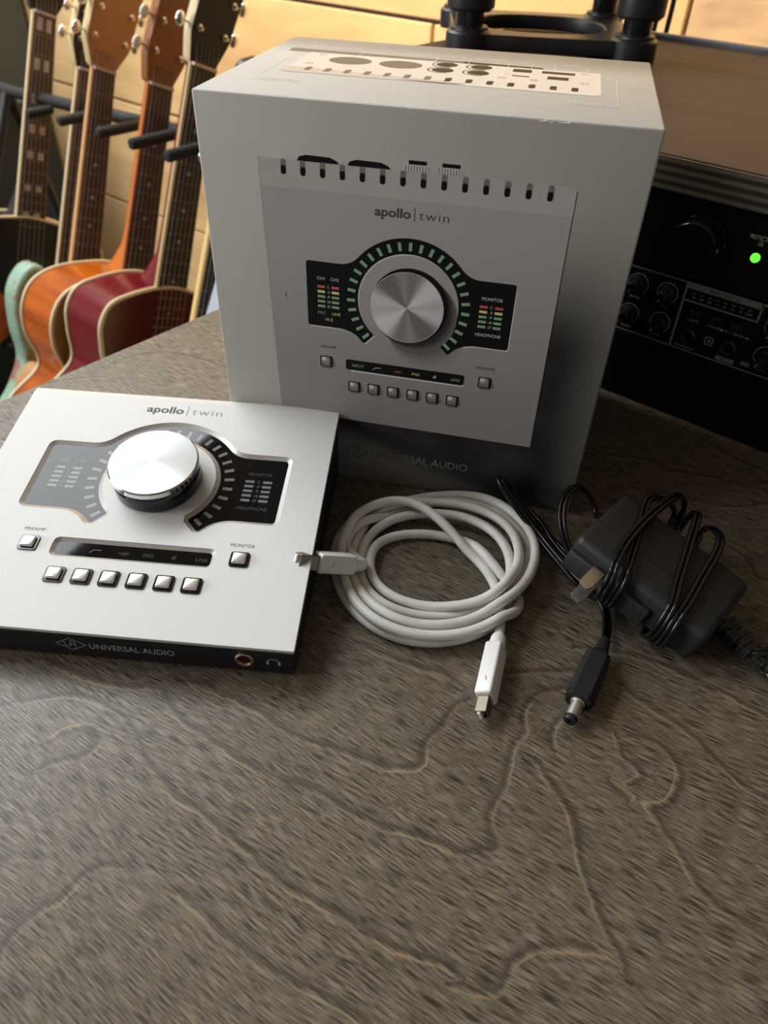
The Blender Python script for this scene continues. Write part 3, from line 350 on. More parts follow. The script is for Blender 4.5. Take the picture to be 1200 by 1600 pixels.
# ---------------------------------------------------------------- desk
def desk_mesh():
    x0, x1, y0, y1 = -.1496, .95, -.62, .60
    xs = sorted(set([x0, x1] + [round(-.1496 + .002 * k, 5) for k in range(0, 261)] + [.45, .55, .75]))
    ys = sorted(set([y0, -.45, y1, .30, .40] + [round(-.36 + .002 * k, 5) for k in range(0, 286)]))
    X, Y = np.meshgrid(np.array(xs), np.array(ys)); nx, ny = len(xs), len(ys)
    P = np.stack([X.ravel(), Y.ravel()], 1); best = np.full(len(P), 9e9); sg = np.zeros(len(P))
    for c in VEINS:
        Q = np.array(c, float) * 1e-4
        mn = Q.min(0) - .012; mx = Q.max(0) + .012
        sel = np.where((P[:, 0] > mn[0]) & (P[:, 0] < mx[0]) & (P[:, 1] > mn[1]) & (P[:, 1] < mx[1]))[0]
        if not len(sel): continue
        p = P[sel]
        for a, b in zip(Q[:-1], Q[1:]):
            d = b - a; L = (d @ d) + 1e-12; t = np.clip(((p - a) @ d) / L, 0, 1); q = p - a - t[:, None] * d
            dist = np.sqrt((q ** 2).sum(1)); cr = d[0] * (p[:, 1] - a[1]) - d[1] * (p[:, 0] - a[0])
            u = dist < best[sel]; ii = sel[u]; best[ii] = dist[u]; sg[ii] = np.sign(cr[u]) * dist[u]
    best = np.minimum(best, .010) * 1e3; sg = np.clip(sg, -.009, .009) * 1e3; sg[best > 9.5] = 9
    V = [(float(a), float(b), 0.) for a, b in P]
    F = [(j * nx + i, j * nx + i + 1, (j + 1) * nx + i + 1, (j + 1) * nx + i) for j in range(ny - 1) for i in range(nx - 1)]
    nb = len(V); T = .028
    V += [(x0, y0, -T), (x1, y0, -T), (x1, y1, -T), (x0, y1, -T)]
    me = bpy.data.meshes.new('desk_top')
    def ring(idx, a, b): return [tuple(idx + [b, a])]
    bottom = [j for j in range(nx)]; top_ = [(ny - 1) * nx + i for i in range(nx - 1, -1, -1)]
    left = [j * nx for j in range(ny - 1, -1, -1)]; right = [j * nx + nx - 1 for j in range(ny)]
    F += ring(bottom[::-1], nb + 1, nb) if 0 else [tuple([nb, nb + 1] + bottom[::-1])]
    F += [tuple([nb + 1, nb + 2] + right[::-1]), tuple([nb + 2, nb + 3] + top_[::-1]), tuple([nb + 3, nb] + left[::-1]), (nb + 3, nb + 2, nb + 1, nb)]
    me.from_pydata(V, [], F); me.update()
    for nm, arr in (('vein_s', sg), ('vein_u', best)):
        at = me.attributes.new(nm, 'FLOAT', 'POINT'); full = np.full(len(V), 9.0, dtype=np.float32); full[:len(arr)] = arr
        at.data.foreach_set('value', full)
    nf = len(me.polygons)
    return me
desk = thing('desk', 'dark grey-brown stained plywood desk that carries the box, audio interface and cables', 'desk', FR)
dt = obj('desk_top', desk_mesh(), M['table'], desk)
for x in (-.10, .88):
    for y in (-.56, .54):
        bm = bmesh.new(); add_box(bm, (x, y, (FLOOR - .028) / 2), (.06, .06, -FLOOR - .028), .003); obj('leg', bm, M['under'], desk)
# raised shelf over the rack bay
sh = thing('desk_shelf', 'glossy brown wooden shelf with layered plywood edge above the rack gear', 'shelf', FR)
SX0, SX1, SY0, SY1, SZ0, SZ1 = -.162, .62, .2075, .552, .1262, .1433
bm = bmesh.new(); add_box(bm, ((SX0 + SX1) / 2, (SY0 + SY1) / 2 + .0006, (SZ0 + SZ1) / 2), (SX1 - SX0, SY1 - SY0 - .001, SZ1 - SZ0), .0008)
obj('shelf_board', bm, M['shelf'], sh)
bm = bmesh.new(); add_box(bm, ((SX0 + SX1) / 2, SY0 - .0004, (SZ0 + SZ1) / 2 - .0001), (SX1 - SX0, .0018, SZ1 - SZ0 - .0008), .0003)
obj('edge_strip', bm, M['edge'], sh)
bm = bmesh.new(); add_box(bm, ((SX0 + SX1) / 2, SY1 + .003, SZ1 - .004), (SX1 - SX0, .006, .018), .002)
obj('rear_lip', bm, mat('grey_rear_trim', (.17, .16, .18), .4), sh)
for x in (SX0 + .009, .3085, SX1 - .009):
    bm = bmesh.new(); add_box(bm, (x, (SY0 + SY1) / 2, SZ0 / 2), (.018, SY1 - SY0 - .01, SZ0 - .0005), .001); obj('side_panel', bm, M['shelf'], sh)

# ---------------------------------------------------------------- printed control-panel drawing (used on the unit and on its carton)
CU, CV = 82.2, 83.5
def display_outline(off=0.):
    """C-shaped window relative to the knob centre"""
    Ro, Ri = 36.8, 28.4; P = []
    def arc(r, a, b, n):
        for k in range(n + 1):
            t = R(a + (b - a) * k / n); P.append((r * math.cos(t), r * math.sin(t)))
    def bez(a, c, b, n=8):
        for k in range(1, n):
            t = k / n; P.append((a[0] * (1 - t) ** 2 + 2 * c[0] * t * (1 - t) + b[0] * t * t, a[1] * (1 - t) ** 2 + 2 * c[1] * t * (1 - t) + b[1] * t * t))
    def corner(p, q, r, n=4):
        pass
    arc(Ro, 139, 41, 40)
    bez((Ro * math.cos(R(41)), Ro * math.sin(R(41))), (32.2, 18.7), (39, 18.7))
    P.append((39, 18.7)); P += [(56.6, 18.7), (57.4, 18.4), (57.9, 17.8), (58.0, 17.0)]
    P += [(58.0, -18.2), (57.8, -19.1), (57.2, -19.6), (56.5, -19.7), (41, -19.7)]
    bez((41, -19.7), (32.6, -19.7), (Ro * math.cos(R(-41)), Ro * math.sin(R(-41))))
    arc(Ro, -41, -47.0, 3); P.append((Ro * .985 * math.cos(R(-48.3)), Ro * .985 * math.sin(R(-48.3))))
    P.append((Ri * 1.02 * math.cos(R(-48.6)), Ri * 1.02 * math.sin(R(-48.6)))); arc(Ri, -47.3, 227.3, 90)
    right = [p for p in P]
    # mirrored left half closes the window
    lft = []
    Pm = P[:]; P = []
    P.append((-Ri * 1.02 * math.cos(R(-48.6)), Ri * 1.02 * math.sin(R(-48.6))))
    P.append((-Ro * .985 * math.cos(R(-48.3)), Ro * .985 * math.sin(R(-48.3))))
    for k in range(4):
        t = R(-47 + 6 * k / 3); P.append((-Ro * math.cos(t), Ro * math.sin(t)))
    seq = []
    for k in range(1, 8):
        t = k / 8; a = (Ro * math.cos(R(-41)), Ro * math.sin(R(-41))); c = (32.6, -19.7); b = (41, -19.7)
        seq.append((-(a[0] * (1 - t) ** 2 + 2 * c[0] * t * (1 - t) + b[0] * t * t), a[1] * (1 - t) ** 2 + 2 * c[1] * t * (1 - t) + b[1] * t * t))
    P += seq + [(-41, -19.7), (-56.5, -19.7), (-57.2, -19.6), (-57.8, -19.1), (-58, -18.2), (-58, 17), (-57.9, 17.8), (-57.4, 18.4), (-56.6, 18.7), (-39, 18.7)]
    for k in range(1, 8):
        t = 1 - k / 8; a = (Ro * math.cos(R(41)), Ro * math.sin(R(41))); c = (32.2, 18.7); b = (39, 18.7)
        P.append((-(a[0] * (1 - t) ** 2 + 2 * c[0] * t * (1 - t) + b[0] * t * t), a[1] * (1 - t) ** 2 + 2 * c[1] * t * (1 - t) + b[1] * t * t))
    P = Pm + P
    if off:
        out = []; L = len(P); 
        for i in range(L):
            a = Vector(P[i - 1]); b = Vector(P[(i + 1) % L]); d = (b - a)
            if d.length < 1e-9: d = Vector((1, 0))
            d.normalize(); nrm = Vector((-d.y, d.x)); out.append((P[i][0] + nrm.x * off, P[i][1] + nrm.y * off))
        P = out
    return P
def tick_quads():
    for k in range(27):
        a = R(223.3 - k * 266.6 / 26); c, s = math.cos(a), math.sin(a)
        q = []
        for r, w in ((30.1, -.9), (34.7, -.9), (34.7, .9), (30.1, .9)): q.append((r * c - w * s, r * s + w * c))
        yield q
def draw_panel(pr, k, cx, cy, mt, h, lit):
    X = lambda u: cx + (u - CU) * k
    Y = lambda v: cy + (v - CV) * k
    T = lambda t, u0, u1, v, cap, m, **kw: pr.text(t, X(u0), X(u1), Y(v), cap * k, m, h, **kw)
    for q in tick_quads(): pr.add([(cx + a * k, cy + b * k) for a, b in q], mt['g'], h)
    rows = [87.9, 85.0, 82.1, 79.2, 76.3]
    for i, v in enumerate(rows):
        m = mt['r'] if i == 0 else mt['y'] if i == 1 else mt['g']
        for u in (30.4, 38.6, 122.0, 130.4): pr.rect(X(u), Y(v - .75), X(u + 4.3), Y(v + .75), m, h)
        s = ('C', '-3', '-9', '-18', '-27')[i]; w = (1.1, 1.5, 1.5, 2.2, 2.3)[i]
        for u in (36.65, 128.35): T(s, u - w / 2, u + w / 2, v - .7, 1.5, mt['w'])
    T('CH1', 30.2, 34.7, 91.9, 1.7, mt['w']); T('CH2', 38.2, 42.8, 91.9, 1.7, mt['w'])
    T('MIC', 30.4, 34.9, 71.4, 1.7, mt['g2']); T('LINE', 38.8, 43.6, 71.4, 1.7, mt['y2']); T('HI-Z', 34.6, 39.2, 67.6, 1.7, mt['y2'])
    T('MONITOR', 122.6, 134.0, 91.7, 1.8, mt['w2']); T('HEADPHONE', 121.2, 135.4, 70.6, 1.8, mt['w2'])
    T('INPUT', 50.6, 57.6, 39.9, 1.9, mt['g2']); pr.line([(X(63.4), Y(40.0)), (X(65), Y(41.4)), (X(68), Y(41.4))], .35 * k, mt['w'], h)
    T('+48V', 75.9, 80.9, 39.8, 1.7, mt['r2']); T('PAD', 87.0, 91.6, 39.9, 1.7, mt['y2'])
    pr.arc(X(100.6), Y(40.7), .75 * k, .3 * k, 0, 360, mt['y2'], h, 16); pr.line([(X(99.8), Y(39.7)), (X(101.4), Y(41.7))], .25 * k, mt['y2'], h)
    T('LINK', 110.2, 115.8, 39.8, 1.8, mt['g2'])
def draw_labels(pr, k, cx, cy, ink, ink2, h, only=None):
    X = lambda u: cx + (u - CU) * k
    Y = lambda v: cy + (v - CV) * k
    if only in (None, 'apollo'): pr.text('apollo', X(62.2), X(81.2), Y(128.9), 4.6 * k, ink, h, bold=.022)
    if only in (None, 'twin'):
        pr.line([(X(83.2), Y(127.6)), (X(83.2), Y(134.6))], .35 * k, ink2, h)
        pr.text('twin', X(85.6), X(101.0), Y(128.9), 4.6 * k, ink2, h, bold=-.012, spacing=1.15)
    if only in (None, 'preamp'): pr.text('PREAMP', X(31.2), X(40.6), Y(48.5), 1.7 * k, ink, h)
    if only in (None, 'monitor'): pr.text('MONITOR', X(123.8), X(134.6), Y(48.4), 1.8 * k, ink, h)
def ua_logo(pr, cx, cy, w, hh, m, h, lw=.35):
    pr.line([(cx - w, cy), (cx, cy + hh), (cx + w, cy), (cx, cy - hh), (cx - w, cy)], lw, m, h)
    pr.line([(cx - w * .42, cy + hh * .5), (cx - w * .42, cy - hh * .15), (cx - w * .3, cy - hh * .38), (cx - w * .12, cy - hh * .38), (cx, cy - hh * .1), (cx, cy + hh * .5), (cx + w * .12, cy + hh * .6), (cx + w * .26, cy + hh * .5), (cx + w * .26, cy - hh * .5)], lw, m, h)
    pr.line([(cx - w * .12, cy + hh * .02), (cx + w * .3, cy + hh * .02)], lw, m, h)
BUT = [(53.3 + 11.8 * k, 26.3) for k in range(6)] + [(36.0, 41.6), (129.3, 41.6)]

# ---------------------------------------------------------------- carton
BW, BD, BH = .1835, .1318, .1835
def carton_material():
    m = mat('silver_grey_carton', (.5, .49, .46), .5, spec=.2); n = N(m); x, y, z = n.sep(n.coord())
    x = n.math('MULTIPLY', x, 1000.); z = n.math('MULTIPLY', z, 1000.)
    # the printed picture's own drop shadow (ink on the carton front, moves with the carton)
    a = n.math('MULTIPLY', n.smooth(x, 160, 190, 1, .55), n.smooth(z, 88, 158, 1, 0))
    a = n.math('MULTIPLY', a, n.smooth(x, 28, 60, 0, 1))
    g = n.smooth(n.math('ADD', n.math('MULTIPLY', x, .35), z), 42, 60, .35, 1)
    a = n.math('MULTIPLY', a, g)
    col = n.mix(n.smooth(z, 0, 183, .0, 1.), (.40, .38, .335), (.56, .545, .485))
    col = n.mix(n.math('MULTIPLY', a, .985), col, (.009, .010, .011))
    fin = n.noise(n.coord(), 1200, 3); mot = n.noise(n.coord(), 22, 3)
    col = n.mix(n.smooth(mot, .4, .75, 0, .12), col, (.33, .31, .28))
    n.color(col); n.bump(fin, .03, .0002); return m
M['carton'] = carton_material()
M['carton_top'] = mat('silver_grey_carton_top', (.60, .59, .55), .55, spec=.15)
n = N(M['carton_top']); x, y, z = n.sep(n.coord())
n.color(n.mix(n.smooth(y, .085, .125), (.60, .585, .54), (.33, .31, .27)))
M['art'] = mat('printed_silver', (.40, .375, .35), .45)
n = N(M['art']); x, y, z = n.sep(n.coord()); n.color(n.mix(n.smooth(z, .04, .15), (.30, .27, .25), (.47, .445, .415)))
M['art_lt'] = mat('printed_silver_highlight', (.54, .52, .48), .45)
M['art_white'] = mat('printed_white_silver', (.72, .71, .69), .4)
M['art_black'] = mat('printed_black', (.008, .009, .009), .5, spec=.12)
M['art_slot'] = mat('printed_slot_grey', (.20, .19, .18), .5)
M['p_g'] = mat('printed_green', (.26, .50, .25), .5); M['p_r'] = mat('printed_red', (.62, .12, .09), .5)
M['p_y'] = mat('printed_yellow', (.85, .72, .28), .5); M['p_w'] = mat('printed_white', (.75, .75, .72), .5)
M['foil'] = mat('silver_foil', (.6, .57, .53), .36, 1.0)
M['print_w'] = mat('white_print', (.86, .86, .83), .5)
M['paper'] = mat('torn_white_paper', (.82, .80, .76), .8)
bxo = thing('product_box', 'grey retail box with a printed picture of the silver audio interface on its front', 'box')
bm = bmesh.new(); add_box(bm, (BW / 2, BD / 2, BH / 2), (BW, BD, BH), .0009, seg=3)
bm.normal_update()
for f in bm.faces:
    if f.normal.z > .7: f.material_index = 1
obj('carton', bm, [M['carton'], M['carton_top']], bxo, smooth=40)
ART_K = .811
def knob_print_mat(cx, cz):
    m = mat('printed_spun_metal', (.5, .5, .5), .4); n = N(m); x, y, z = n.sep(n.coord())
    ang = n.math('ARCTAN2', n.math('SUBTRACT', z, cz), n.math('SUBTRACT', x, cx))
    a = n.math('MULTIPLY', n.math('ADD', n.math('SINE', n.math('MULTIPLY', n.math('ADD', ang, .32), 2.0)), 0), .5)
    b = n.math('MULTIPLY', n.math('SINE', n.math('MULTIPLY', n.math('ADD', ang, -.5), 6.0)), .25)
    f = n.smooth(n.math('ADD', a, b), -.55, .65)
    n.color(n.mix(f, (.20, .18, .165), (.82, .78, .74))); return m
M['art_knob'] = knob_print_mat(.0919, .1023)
FRONT = Matrix(((1, 0, 0, 0), (0, 0, -1, 0), (0, 1, 0, 0), (0, 0, 0, 1)))   # print x,y -> carton x,z facing -y
pr = Print()
# picture of the unit
X0, X1, Z0, Z1 = 26.4, 157.3, 37.6, 160.6
pr.add([(28.6, Z0 + .1), (X1, Z0), (156.5, Z1), (26.0, Z1 - .2)], M['art'], .06)
pr.add([(26.3, 149.5), (156.7, 149.5), (156.5, Z1), (26.0, Z1 - .2)], M['art_lt'], .08)
pr.line([(26.0, Z1), (28.6, Z0)], .35, M['art_lt'], .1); pr.line([(157.5, 38), (156.7, 159)], .25, M['art_black'], .09)
for cx in (52, 73.5):
    pr.add([(cx - 9, 160.5), (cx - 8, 162.2), (cx - 5, 163.0), (cx + 5, 162.8), (cx + 8, 161.6), (cx + 9, 160.5)], M['art_black'], .06)
for cx in (93.3, 106.8):
    pr.rect(cx - 5.2, 160.5, cx + 5.2, 163.3, M['art_white'], .06); pr.rect(cx - 3.6, 163.3, cx + 3.6, 164.8, M['art_black'], .07)
    for j in range(9): pr.rect(cx - 4.9 + j * 1.15, 160.5, cx - 4.5 + j * 1.15, 163.0, M['art_slot'], .09)
for k in range(14):
    x = 37.0 + 8.44 * k
    pr.add(rrect(x - 1.15, 154.6, x + 1.15, 160.7, 1.15, 4), M['art_slot'], .12)
    pr.add(rrect(x - 1.1, 154.7, x + 1.1, 158.2, 1.1, 4), M['art_black'], .15)
AX0, AZ0 = 92.2, 104.0
k = ART_K
of = lambda L, dx=0, dy=0: [(AX0 + (a + dx) * k, AZ0 + (b + dy) * k) for a, b in L]
pr.add(of(display_outline(), .7, -.7), M['art_white'], .10)
pr.add(of(display_outline()), M['art_black'], .13)
pr.add([(97, 97), (108, 108), (114.5, 88), (113, 76), (106, 79)], M['art'], .10)
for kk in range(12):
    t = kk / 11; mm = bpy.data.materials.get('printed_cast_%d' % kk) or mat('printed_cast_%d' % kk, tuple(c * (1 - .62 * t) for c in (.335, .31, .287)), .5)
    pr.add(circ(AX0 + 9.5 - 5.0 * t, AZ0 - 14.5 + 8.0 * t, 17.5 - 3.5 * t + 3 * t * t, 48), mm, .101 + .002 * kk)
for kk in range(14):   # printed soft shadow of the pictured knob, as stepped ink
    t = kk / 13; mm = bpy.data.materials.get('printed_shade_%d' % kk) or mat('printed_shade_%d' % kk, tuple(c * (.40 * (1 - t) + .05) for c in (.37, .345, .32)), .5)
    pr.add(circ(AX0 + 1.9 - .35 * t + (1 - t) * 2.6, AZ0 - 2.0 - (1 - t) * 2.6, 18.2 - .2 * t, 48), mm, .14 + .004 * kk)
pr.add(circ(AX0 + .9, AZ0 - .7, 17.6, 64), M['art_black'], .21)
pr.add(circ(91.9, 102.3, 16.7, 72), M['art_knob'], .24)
pr.arc(91.9, 102.3, 16.7, .25, 0, 360, M['art_white'], .26, 60)
mt = dict(g=M['p_g'], r=M['p_r'], y=M['p_y'], w=M['p_w'], w2=M['p_w'], g2=M['p_g'], y2=M['p_y'], r2=M['p_r'])
SX = lambda u: AX0 + (u - CU) * k
SY = lambda v: AZ0 + (v - CV) * k
pr.add(rrect(SX(48.2) + .8, SY(37.6) - .8, SX(117.2) + .8, SY(44.3) - .8, 1.4), M['art_white'], .10)
pr.add(rrect(SX(46.6), SY(37.6), SX(118.0), SY(44.5), 1.4), M['art_black'], .13)
draw_panel(pr, k, AX0, AZ0, mt, .17, True)
draw_labels(pr, k, AX0 + .2, AZ0 + 1.2, M['ink'], M['ink'], .12)
for i, (u, v) in enumerate(BUT):
    x, y = (67.7 + 9.78 * i, 57.6) if i < 6 else ((53.6, 69.6) if i == 6 else (131.0, 70.0))
    pr.add([(x + 3.4, y + 1.6), (x + 4.6, y - 1.5), (x + 2.6, y - 3.8), (x - 2.0, y - 3.8), (x - 2, y)], mat('printed_button_shade', (.16, .145, .13), .6) if i == 0 else bpy.data.materials['printed_button_shade'], .11)
    pr.add(rrect(x - 3.1, y - 2.9, x + 3.1, y + 2.9, .8), M['art_black'], .14)
    pr.add(rrect(x - 2.5, y - 2.4, x + 1.9, y + 2.4, .7), M['art_slot'], .17)
    pr.add(rrect(x - 2.5, y - .6, x + 1.2, y + 2.4, .7), M['art'], .19)
    pr.add(rrect(x - 2.3, y + .4, x - .2, y + 2.3, .6), M['art_white'], .21)
# maker's name in foil
ua_logo(pr, 69.2, 18.6, 5.6, 4.6, M['foil'], .06, .35)
pr.line([(63.6, 18.6), (69.2, 23.2), (74.8, 18.6), (69.2, 14.0), (63.6, 18.6)], .3, M['foil'], .06)
pr.text('UNIVERSAL AUDIO', 77.3, 128.0, 16.3, 4.3, M['foil'], .06, bold=-.004)
for x, z, w in ((58, 20, .5), (147, 95, .4), (36.5, 104, .6), (52.5, 122, .9)): pass
pr.line([(40.5, 109.6), (42.3, 107.2), (43.1, 106.6)], .22, M['ink_lt'], .05)
pr.line([(34.4, 100.8), (35.0, 102.2), (34.8, 99.6)], .3, M['art_slot'], .13)
pr.build('front_print', bxo, M=FRONT)
TOPM = Matrix.Translation((0, 0, BH))
pr = Print(); rnd = random.Random(3)
pr.add([(10, 92.3), (133, 92.6), (133, 96.5), (10, 100.5)], mat('printed_dark_band', (.16, .15, .135), .5), .05)
pr.add([(96, 92.5), (134, 92.6), (133, 95.8), (96, 97.5)], M['art_black'], .07)
pr.add(round_poly([(21.7, 45.5), (160.3, 45.3), (159.7, 92.6), (21.7, 92.3)], [0, 5, 1, 0], 6), M['art_white'], .10)
pr.add([(21.7, 45.5), (95, 45.4), (95, 51), (21.7, 57)], mat('printed_mauve_band', (.56, .52, .50), .4), .11)
sil = mat('printed_black_reflection', (.20, .17, .13), .5, spec=.15)  # black ink toned taupe, a reflection painted into the left holes and slots
for cx, mm in ((45, sil), (69, sil)): pr.add(circ(cx, 78.2, 10.1, 48, 8.6), mm, .13)
for cx in (89.5, 105.6):
    for cy in (86.2, 73.2):
        pr.arc(cx - .6, cy, 6.2, .7, 60, 300, M['art_black'], .13); pr.add(circ(cx, cy, 5.0, 32), M['art_black'], .14)
for x0, y0, x1, y1 in ((120.2, 82.2, 128.8, 89.0), (120.8, 72.5, 128.6, 74.6), (133.4, 83.4, 148.3, 88.6), (136.5, 71.2, 145.8, 77.8)):
    pr.add(rrect(x0, y0, x1, y1, .6), M['art_black'], .13)
for cx, cy in ((29, 88), (29, 66), (117, 67), (131, 67), (153, 88), (153, 68)): pr.arc(cx, cy, 1.4, .5, 0, 360, M['art_slot'], .13, 14)
for kk in range(14):
    x = 31.9 + 9.02 * kk
    pr.add(round_poly([(x - 1.4, 50.3), (x + 1.5, 50.3), (x + 1.5, 58.0), (x - 1.4, 58.0)], 1.3, 4), sil if kk < 7 else M['art_black'], .13)
pr.add([(73, 48.2), (80, 46.6), (92, 45.9), (101, 46.6), (104, 48.0), (92, 47.3), (80, 47.5)], M['art_black'], .15)
def dashes(x0, x1, y, nl, step=1.9, cap=.95):
    for j in range(nl):
        x = x0 + rnd.random() * 1.2; xe = x1 - rnd.random() * 3
        while x < xe:
            w = .35 + rnd.random() * .75
            pr.rect(x, y + j * step, min(x + w, xe), y + j * step + cap * (.5 + .5 * rnd.random()), M['print_w'], .16); x += w + .25 + (.6 if rnd.random() < .2 else 0)
dashes(9.5, 46, 104.5, 2); dashes(63, 83, 102.5, 2); dashes(84, 98.3, 104.2, 2); dashes(100, 117, 102.5, 3); dashes(119, 128.2, 102.8, 1)
dashes(131, 139, 103.6, 1); dashes(142, 154, 104.0, 2); dashes(14, 37, 25.5, 3); dashes(147, 167, 26.8, 3)
dashes(37, 54, 66.3, 1, cap=.7); dashes(62, 80, 66.3, 1, cap=.7)
for a, b in (((46, 105), (45.6, 90)), ((82.9, 104), (82.2, 74)), ((98.5, 105), (98.4, 78)), ((117.2, 104), (117.3, 74)), ((128, 103), (128, 93)), ((138.8, 103), (138.8, 92)), ((154, 104), (154.2, 72)), ((166.8, 80), (166.8, 32)), ((15.4, 80), (15.6, 35))):
    pr.line([a, b], .28, M['print_w'], .16)
pr.build('top_print', bxo, M=TOPM)
bm = bmesh.new()
for x, w, d in ((138, 3, .5), (141.5, 2, .6), (145, 4.5, .5), (30, 14, .22), (60, 26, .15), (88, 10, .15), (112, 16, .12)):
    V = [bm.verts.new(Vector((x + a, -.00 + b, c)) * .001) for a, b, c in ((0, -.12, 183.5 - d * 1.8), (w, -.12, 183.5 - d * 1.2), (w * .9, d * 1.4, 183.62), (w * .1, d * 1.8, 183.62))]
    bm.faces.new(V)
obj('worn_corner_paper', bm, M['paper'], bxo)

# ---------------------------------------------------------------- the audio interface
DYAW = .138405; HF, HB, DD, SL = .0179257, .0416863, .1433805, .1642244
DM = Matrix.Translation((-.08023, -.156805, 0)) @ Matrix.Rotation(DYAW, 4, 'Z')
PL = Matrix.Translation((0, 0, HF)) @ Matrix.Rotation(SL, 4, 'X')        # top-plate frame inside the unit's frame
dev = thing('audio_interface', 'silver desktop audio interface with a big round metal knob and black display', 'audio interface', DM)
bm = bmesh.new()
prof = [(.0012, .0012), (.0012, HF - .0022), (DD - .012, HB - .0045), (DD - .004, HB - .0075), (DD - .004, .0012)]
L = [bm.verts.new((.0007, y, z)) for y, z in prof]; Rr = [bm.verts.new((.1593, y, z)) for y, z in prof]
bm.faces.new(L); bm.faces.new(Rr[::-1])
for i in range(5): bm.faces.new((L[i], L[(i + 1) % 5], Rr[(i + 1) % 5], Rr[i]))
bmesh.ops.bevel(bm, geom=[e for e in bm.edges if abs(e.verts[0].co.z - e.verts[1].co.z) > .01 or True], offset=.0005, segments=1, affect='EDGES')
obj('chassis', bm, M['black'], dev)
for x in (.015, .145):
    for y in (.015, .125):
        bm = bmesh.new(); add_lathe(bm, [(.005, 0.), (.005, .0014)], Matrix.Translation((x, y, 0)), 20); obj('rubber_foot', bm, M['black_matte'], dev)
# top plate: flat sheet with cut-outs, rolled over at the back
mm = lambda L, cx=0., cy=0.: [((x + cx) * .001, (y + cy) * .001) for x, y in L]
outer = round_poly([(0, 0), (160, 0), (160, 138), (0, 138)], [.6, .6, 0, 0], 3)
o_out = [(x + CU, y + CV) for x, y in display_outline(2.3)]; o_in = [(x + CU, y + CV) for x, y in display_outline(0)]
s_out = rrect(46.2, 35.9, 118.6, 46.4, 3.4, 6); s_in = rrect(48.2, 37.7, 116.7, 44.5, 1.7, 6)
me = curve_mesh([mm(outer), mm(o_out), mm(s_out)], extrude=.00085, bevel=.00015, bres=1)
bm = bmesh.new(); bm.from_mesh(me); bpy.data.meshes.remove(me)
for v in bm.verts: v.co.z -= .001
for v in bm.verts: v.co = PL @ v.co
# rolled back edge
Rb = .0072; pf = []; th = .002
cy, cz = .1380, -Rb
na = 10; tot = math.pi / 2 + SL
for k in range(na + 1):
    a = math.pi / 2 - tot * k / na; pf.append(((cy + Rb * math.cos(a), cz + Rb * math.sin(a)), (cy + (Rb - th) * math.cos(a), cz + (Rb - th) * math.sin(a))))
conv = lambda p: PL @ Vector((0, p[0], p[1]))
outerp = [conv(p[0]) for p in pf]; innerp = [conv(p[1]) for p in pf]
outerp.append(Vector((0, outerp[-1].y, .003))); innerp.append(Vector((0, innerp[-1].y, .003)))
rings = []
for o_, i_ in zip(outerp, innerp):
    rings.append([bm.verts.new((x, p.y, p.z)) for p in (o_, i_) for x in (0.0, .160)])
for a, b in zip(rings[:-1], rings[1:]):
    bm.faces.new((a[0], a[1], b[1], b[0])); bm.faces.new((a[3], a[2], b[2], b[3])); bm.faces.new((a[0], b[0], b[2], a[2])); bm.faces.new((a[1], a[3], b[3], b[1]))
bm.faces.new((rings[-1][0], rings[-1][1], rings[-1][3], rings[-1][2]))
plate_o = obj('top_plate', bm, M['alu'], dev, smooth=30)
# chamfers round the cut-outs
bm = bmesh.new()
for A, B in ((o_out, o_in), (s_out, s_in)):
    va = [bm.verts.new(PL @ Vector((x * .001, y * .001, -.00012))) for x, y in A]; vb = [bm.verts.new(PL @ Vector((x * .001, y * .001, -.0013))) for x, y in B]
    for i in range(len(va)): j = (i + 1) % len(va); bm.faces.new((va[i], va[j], vb[j], vb[i]))
obj('window_chamfer', bm, M['alu_edge'], dev, smooth=40)
def glass(name, loop):
    me = curve_mesh([mm(loop)], extrude=.0003)
    bm = bmesh.new(); bm.from_mesh(me); bpy.data.meshes.remove(me)
    for v in bm.verts: v.co.z -= .0015; v.co = PL @ v.co
    return obj(name, bm, M['glass'], dev)
dg = glass('meter_display', [(x + CU, y + CV) for x, y in display_outline(.3)]); sg_ = glass('status_display', rrect(48.0, 37.5, 116.9, 44.7, 1.7, 6))
pr = Print(); mt = dict(g=M['led_off'], r=M['led_off'], y=M['led_off'], w=M['led_off'], w2=M['led_dim'], g2=M['led_dim'], y2=M['led_dim'], r2=M['led_dim'])
draw_panel(pr, 1., CU, CV, mt, -1.15, False); pr.build('display_marks', dev, M=PL)
for w_ in ('apollo', 'twin', 'preamp', 'monitor'):
    pr = Print(); draw_labels(pr, 1., CU, CV, M['ink'], M['ink_lt'], .04, only=w_); pr.build({'apollo': 'title_lettering', 'twin': 'title_lettering', 'preamp': 'button_lettering', 'monitor': 'button_lettering'}[w_], dev, M=PL)
# knob
kn = link(bpy.data.objects.new('volume_knob', None), dev); kn.matrix_local = PL @ Matrix.Translation((.0820, .0832, 0))
bm = bmesh.new(); add_lathe(bm, [(.0180, .0003), (.0198, .0004), (.0201, .0010), (.0201, .0088), (.0196, .0096)], seg=96); obj('knob_skirt', bm, M['black_gloss'], kn, smooth=35)
bm = bmesh.new(); add_lathe(bm, [(.0200, .0097, 1), (.0206, .0101, 1), (.0206, .0124, 1), (.0199, .0131, 0), (.0001, .01315, 0)], seg=128, cap=False); obj('knob_cap', bm, [M['knob'], M['knob_edge']], kn, smooth=25)
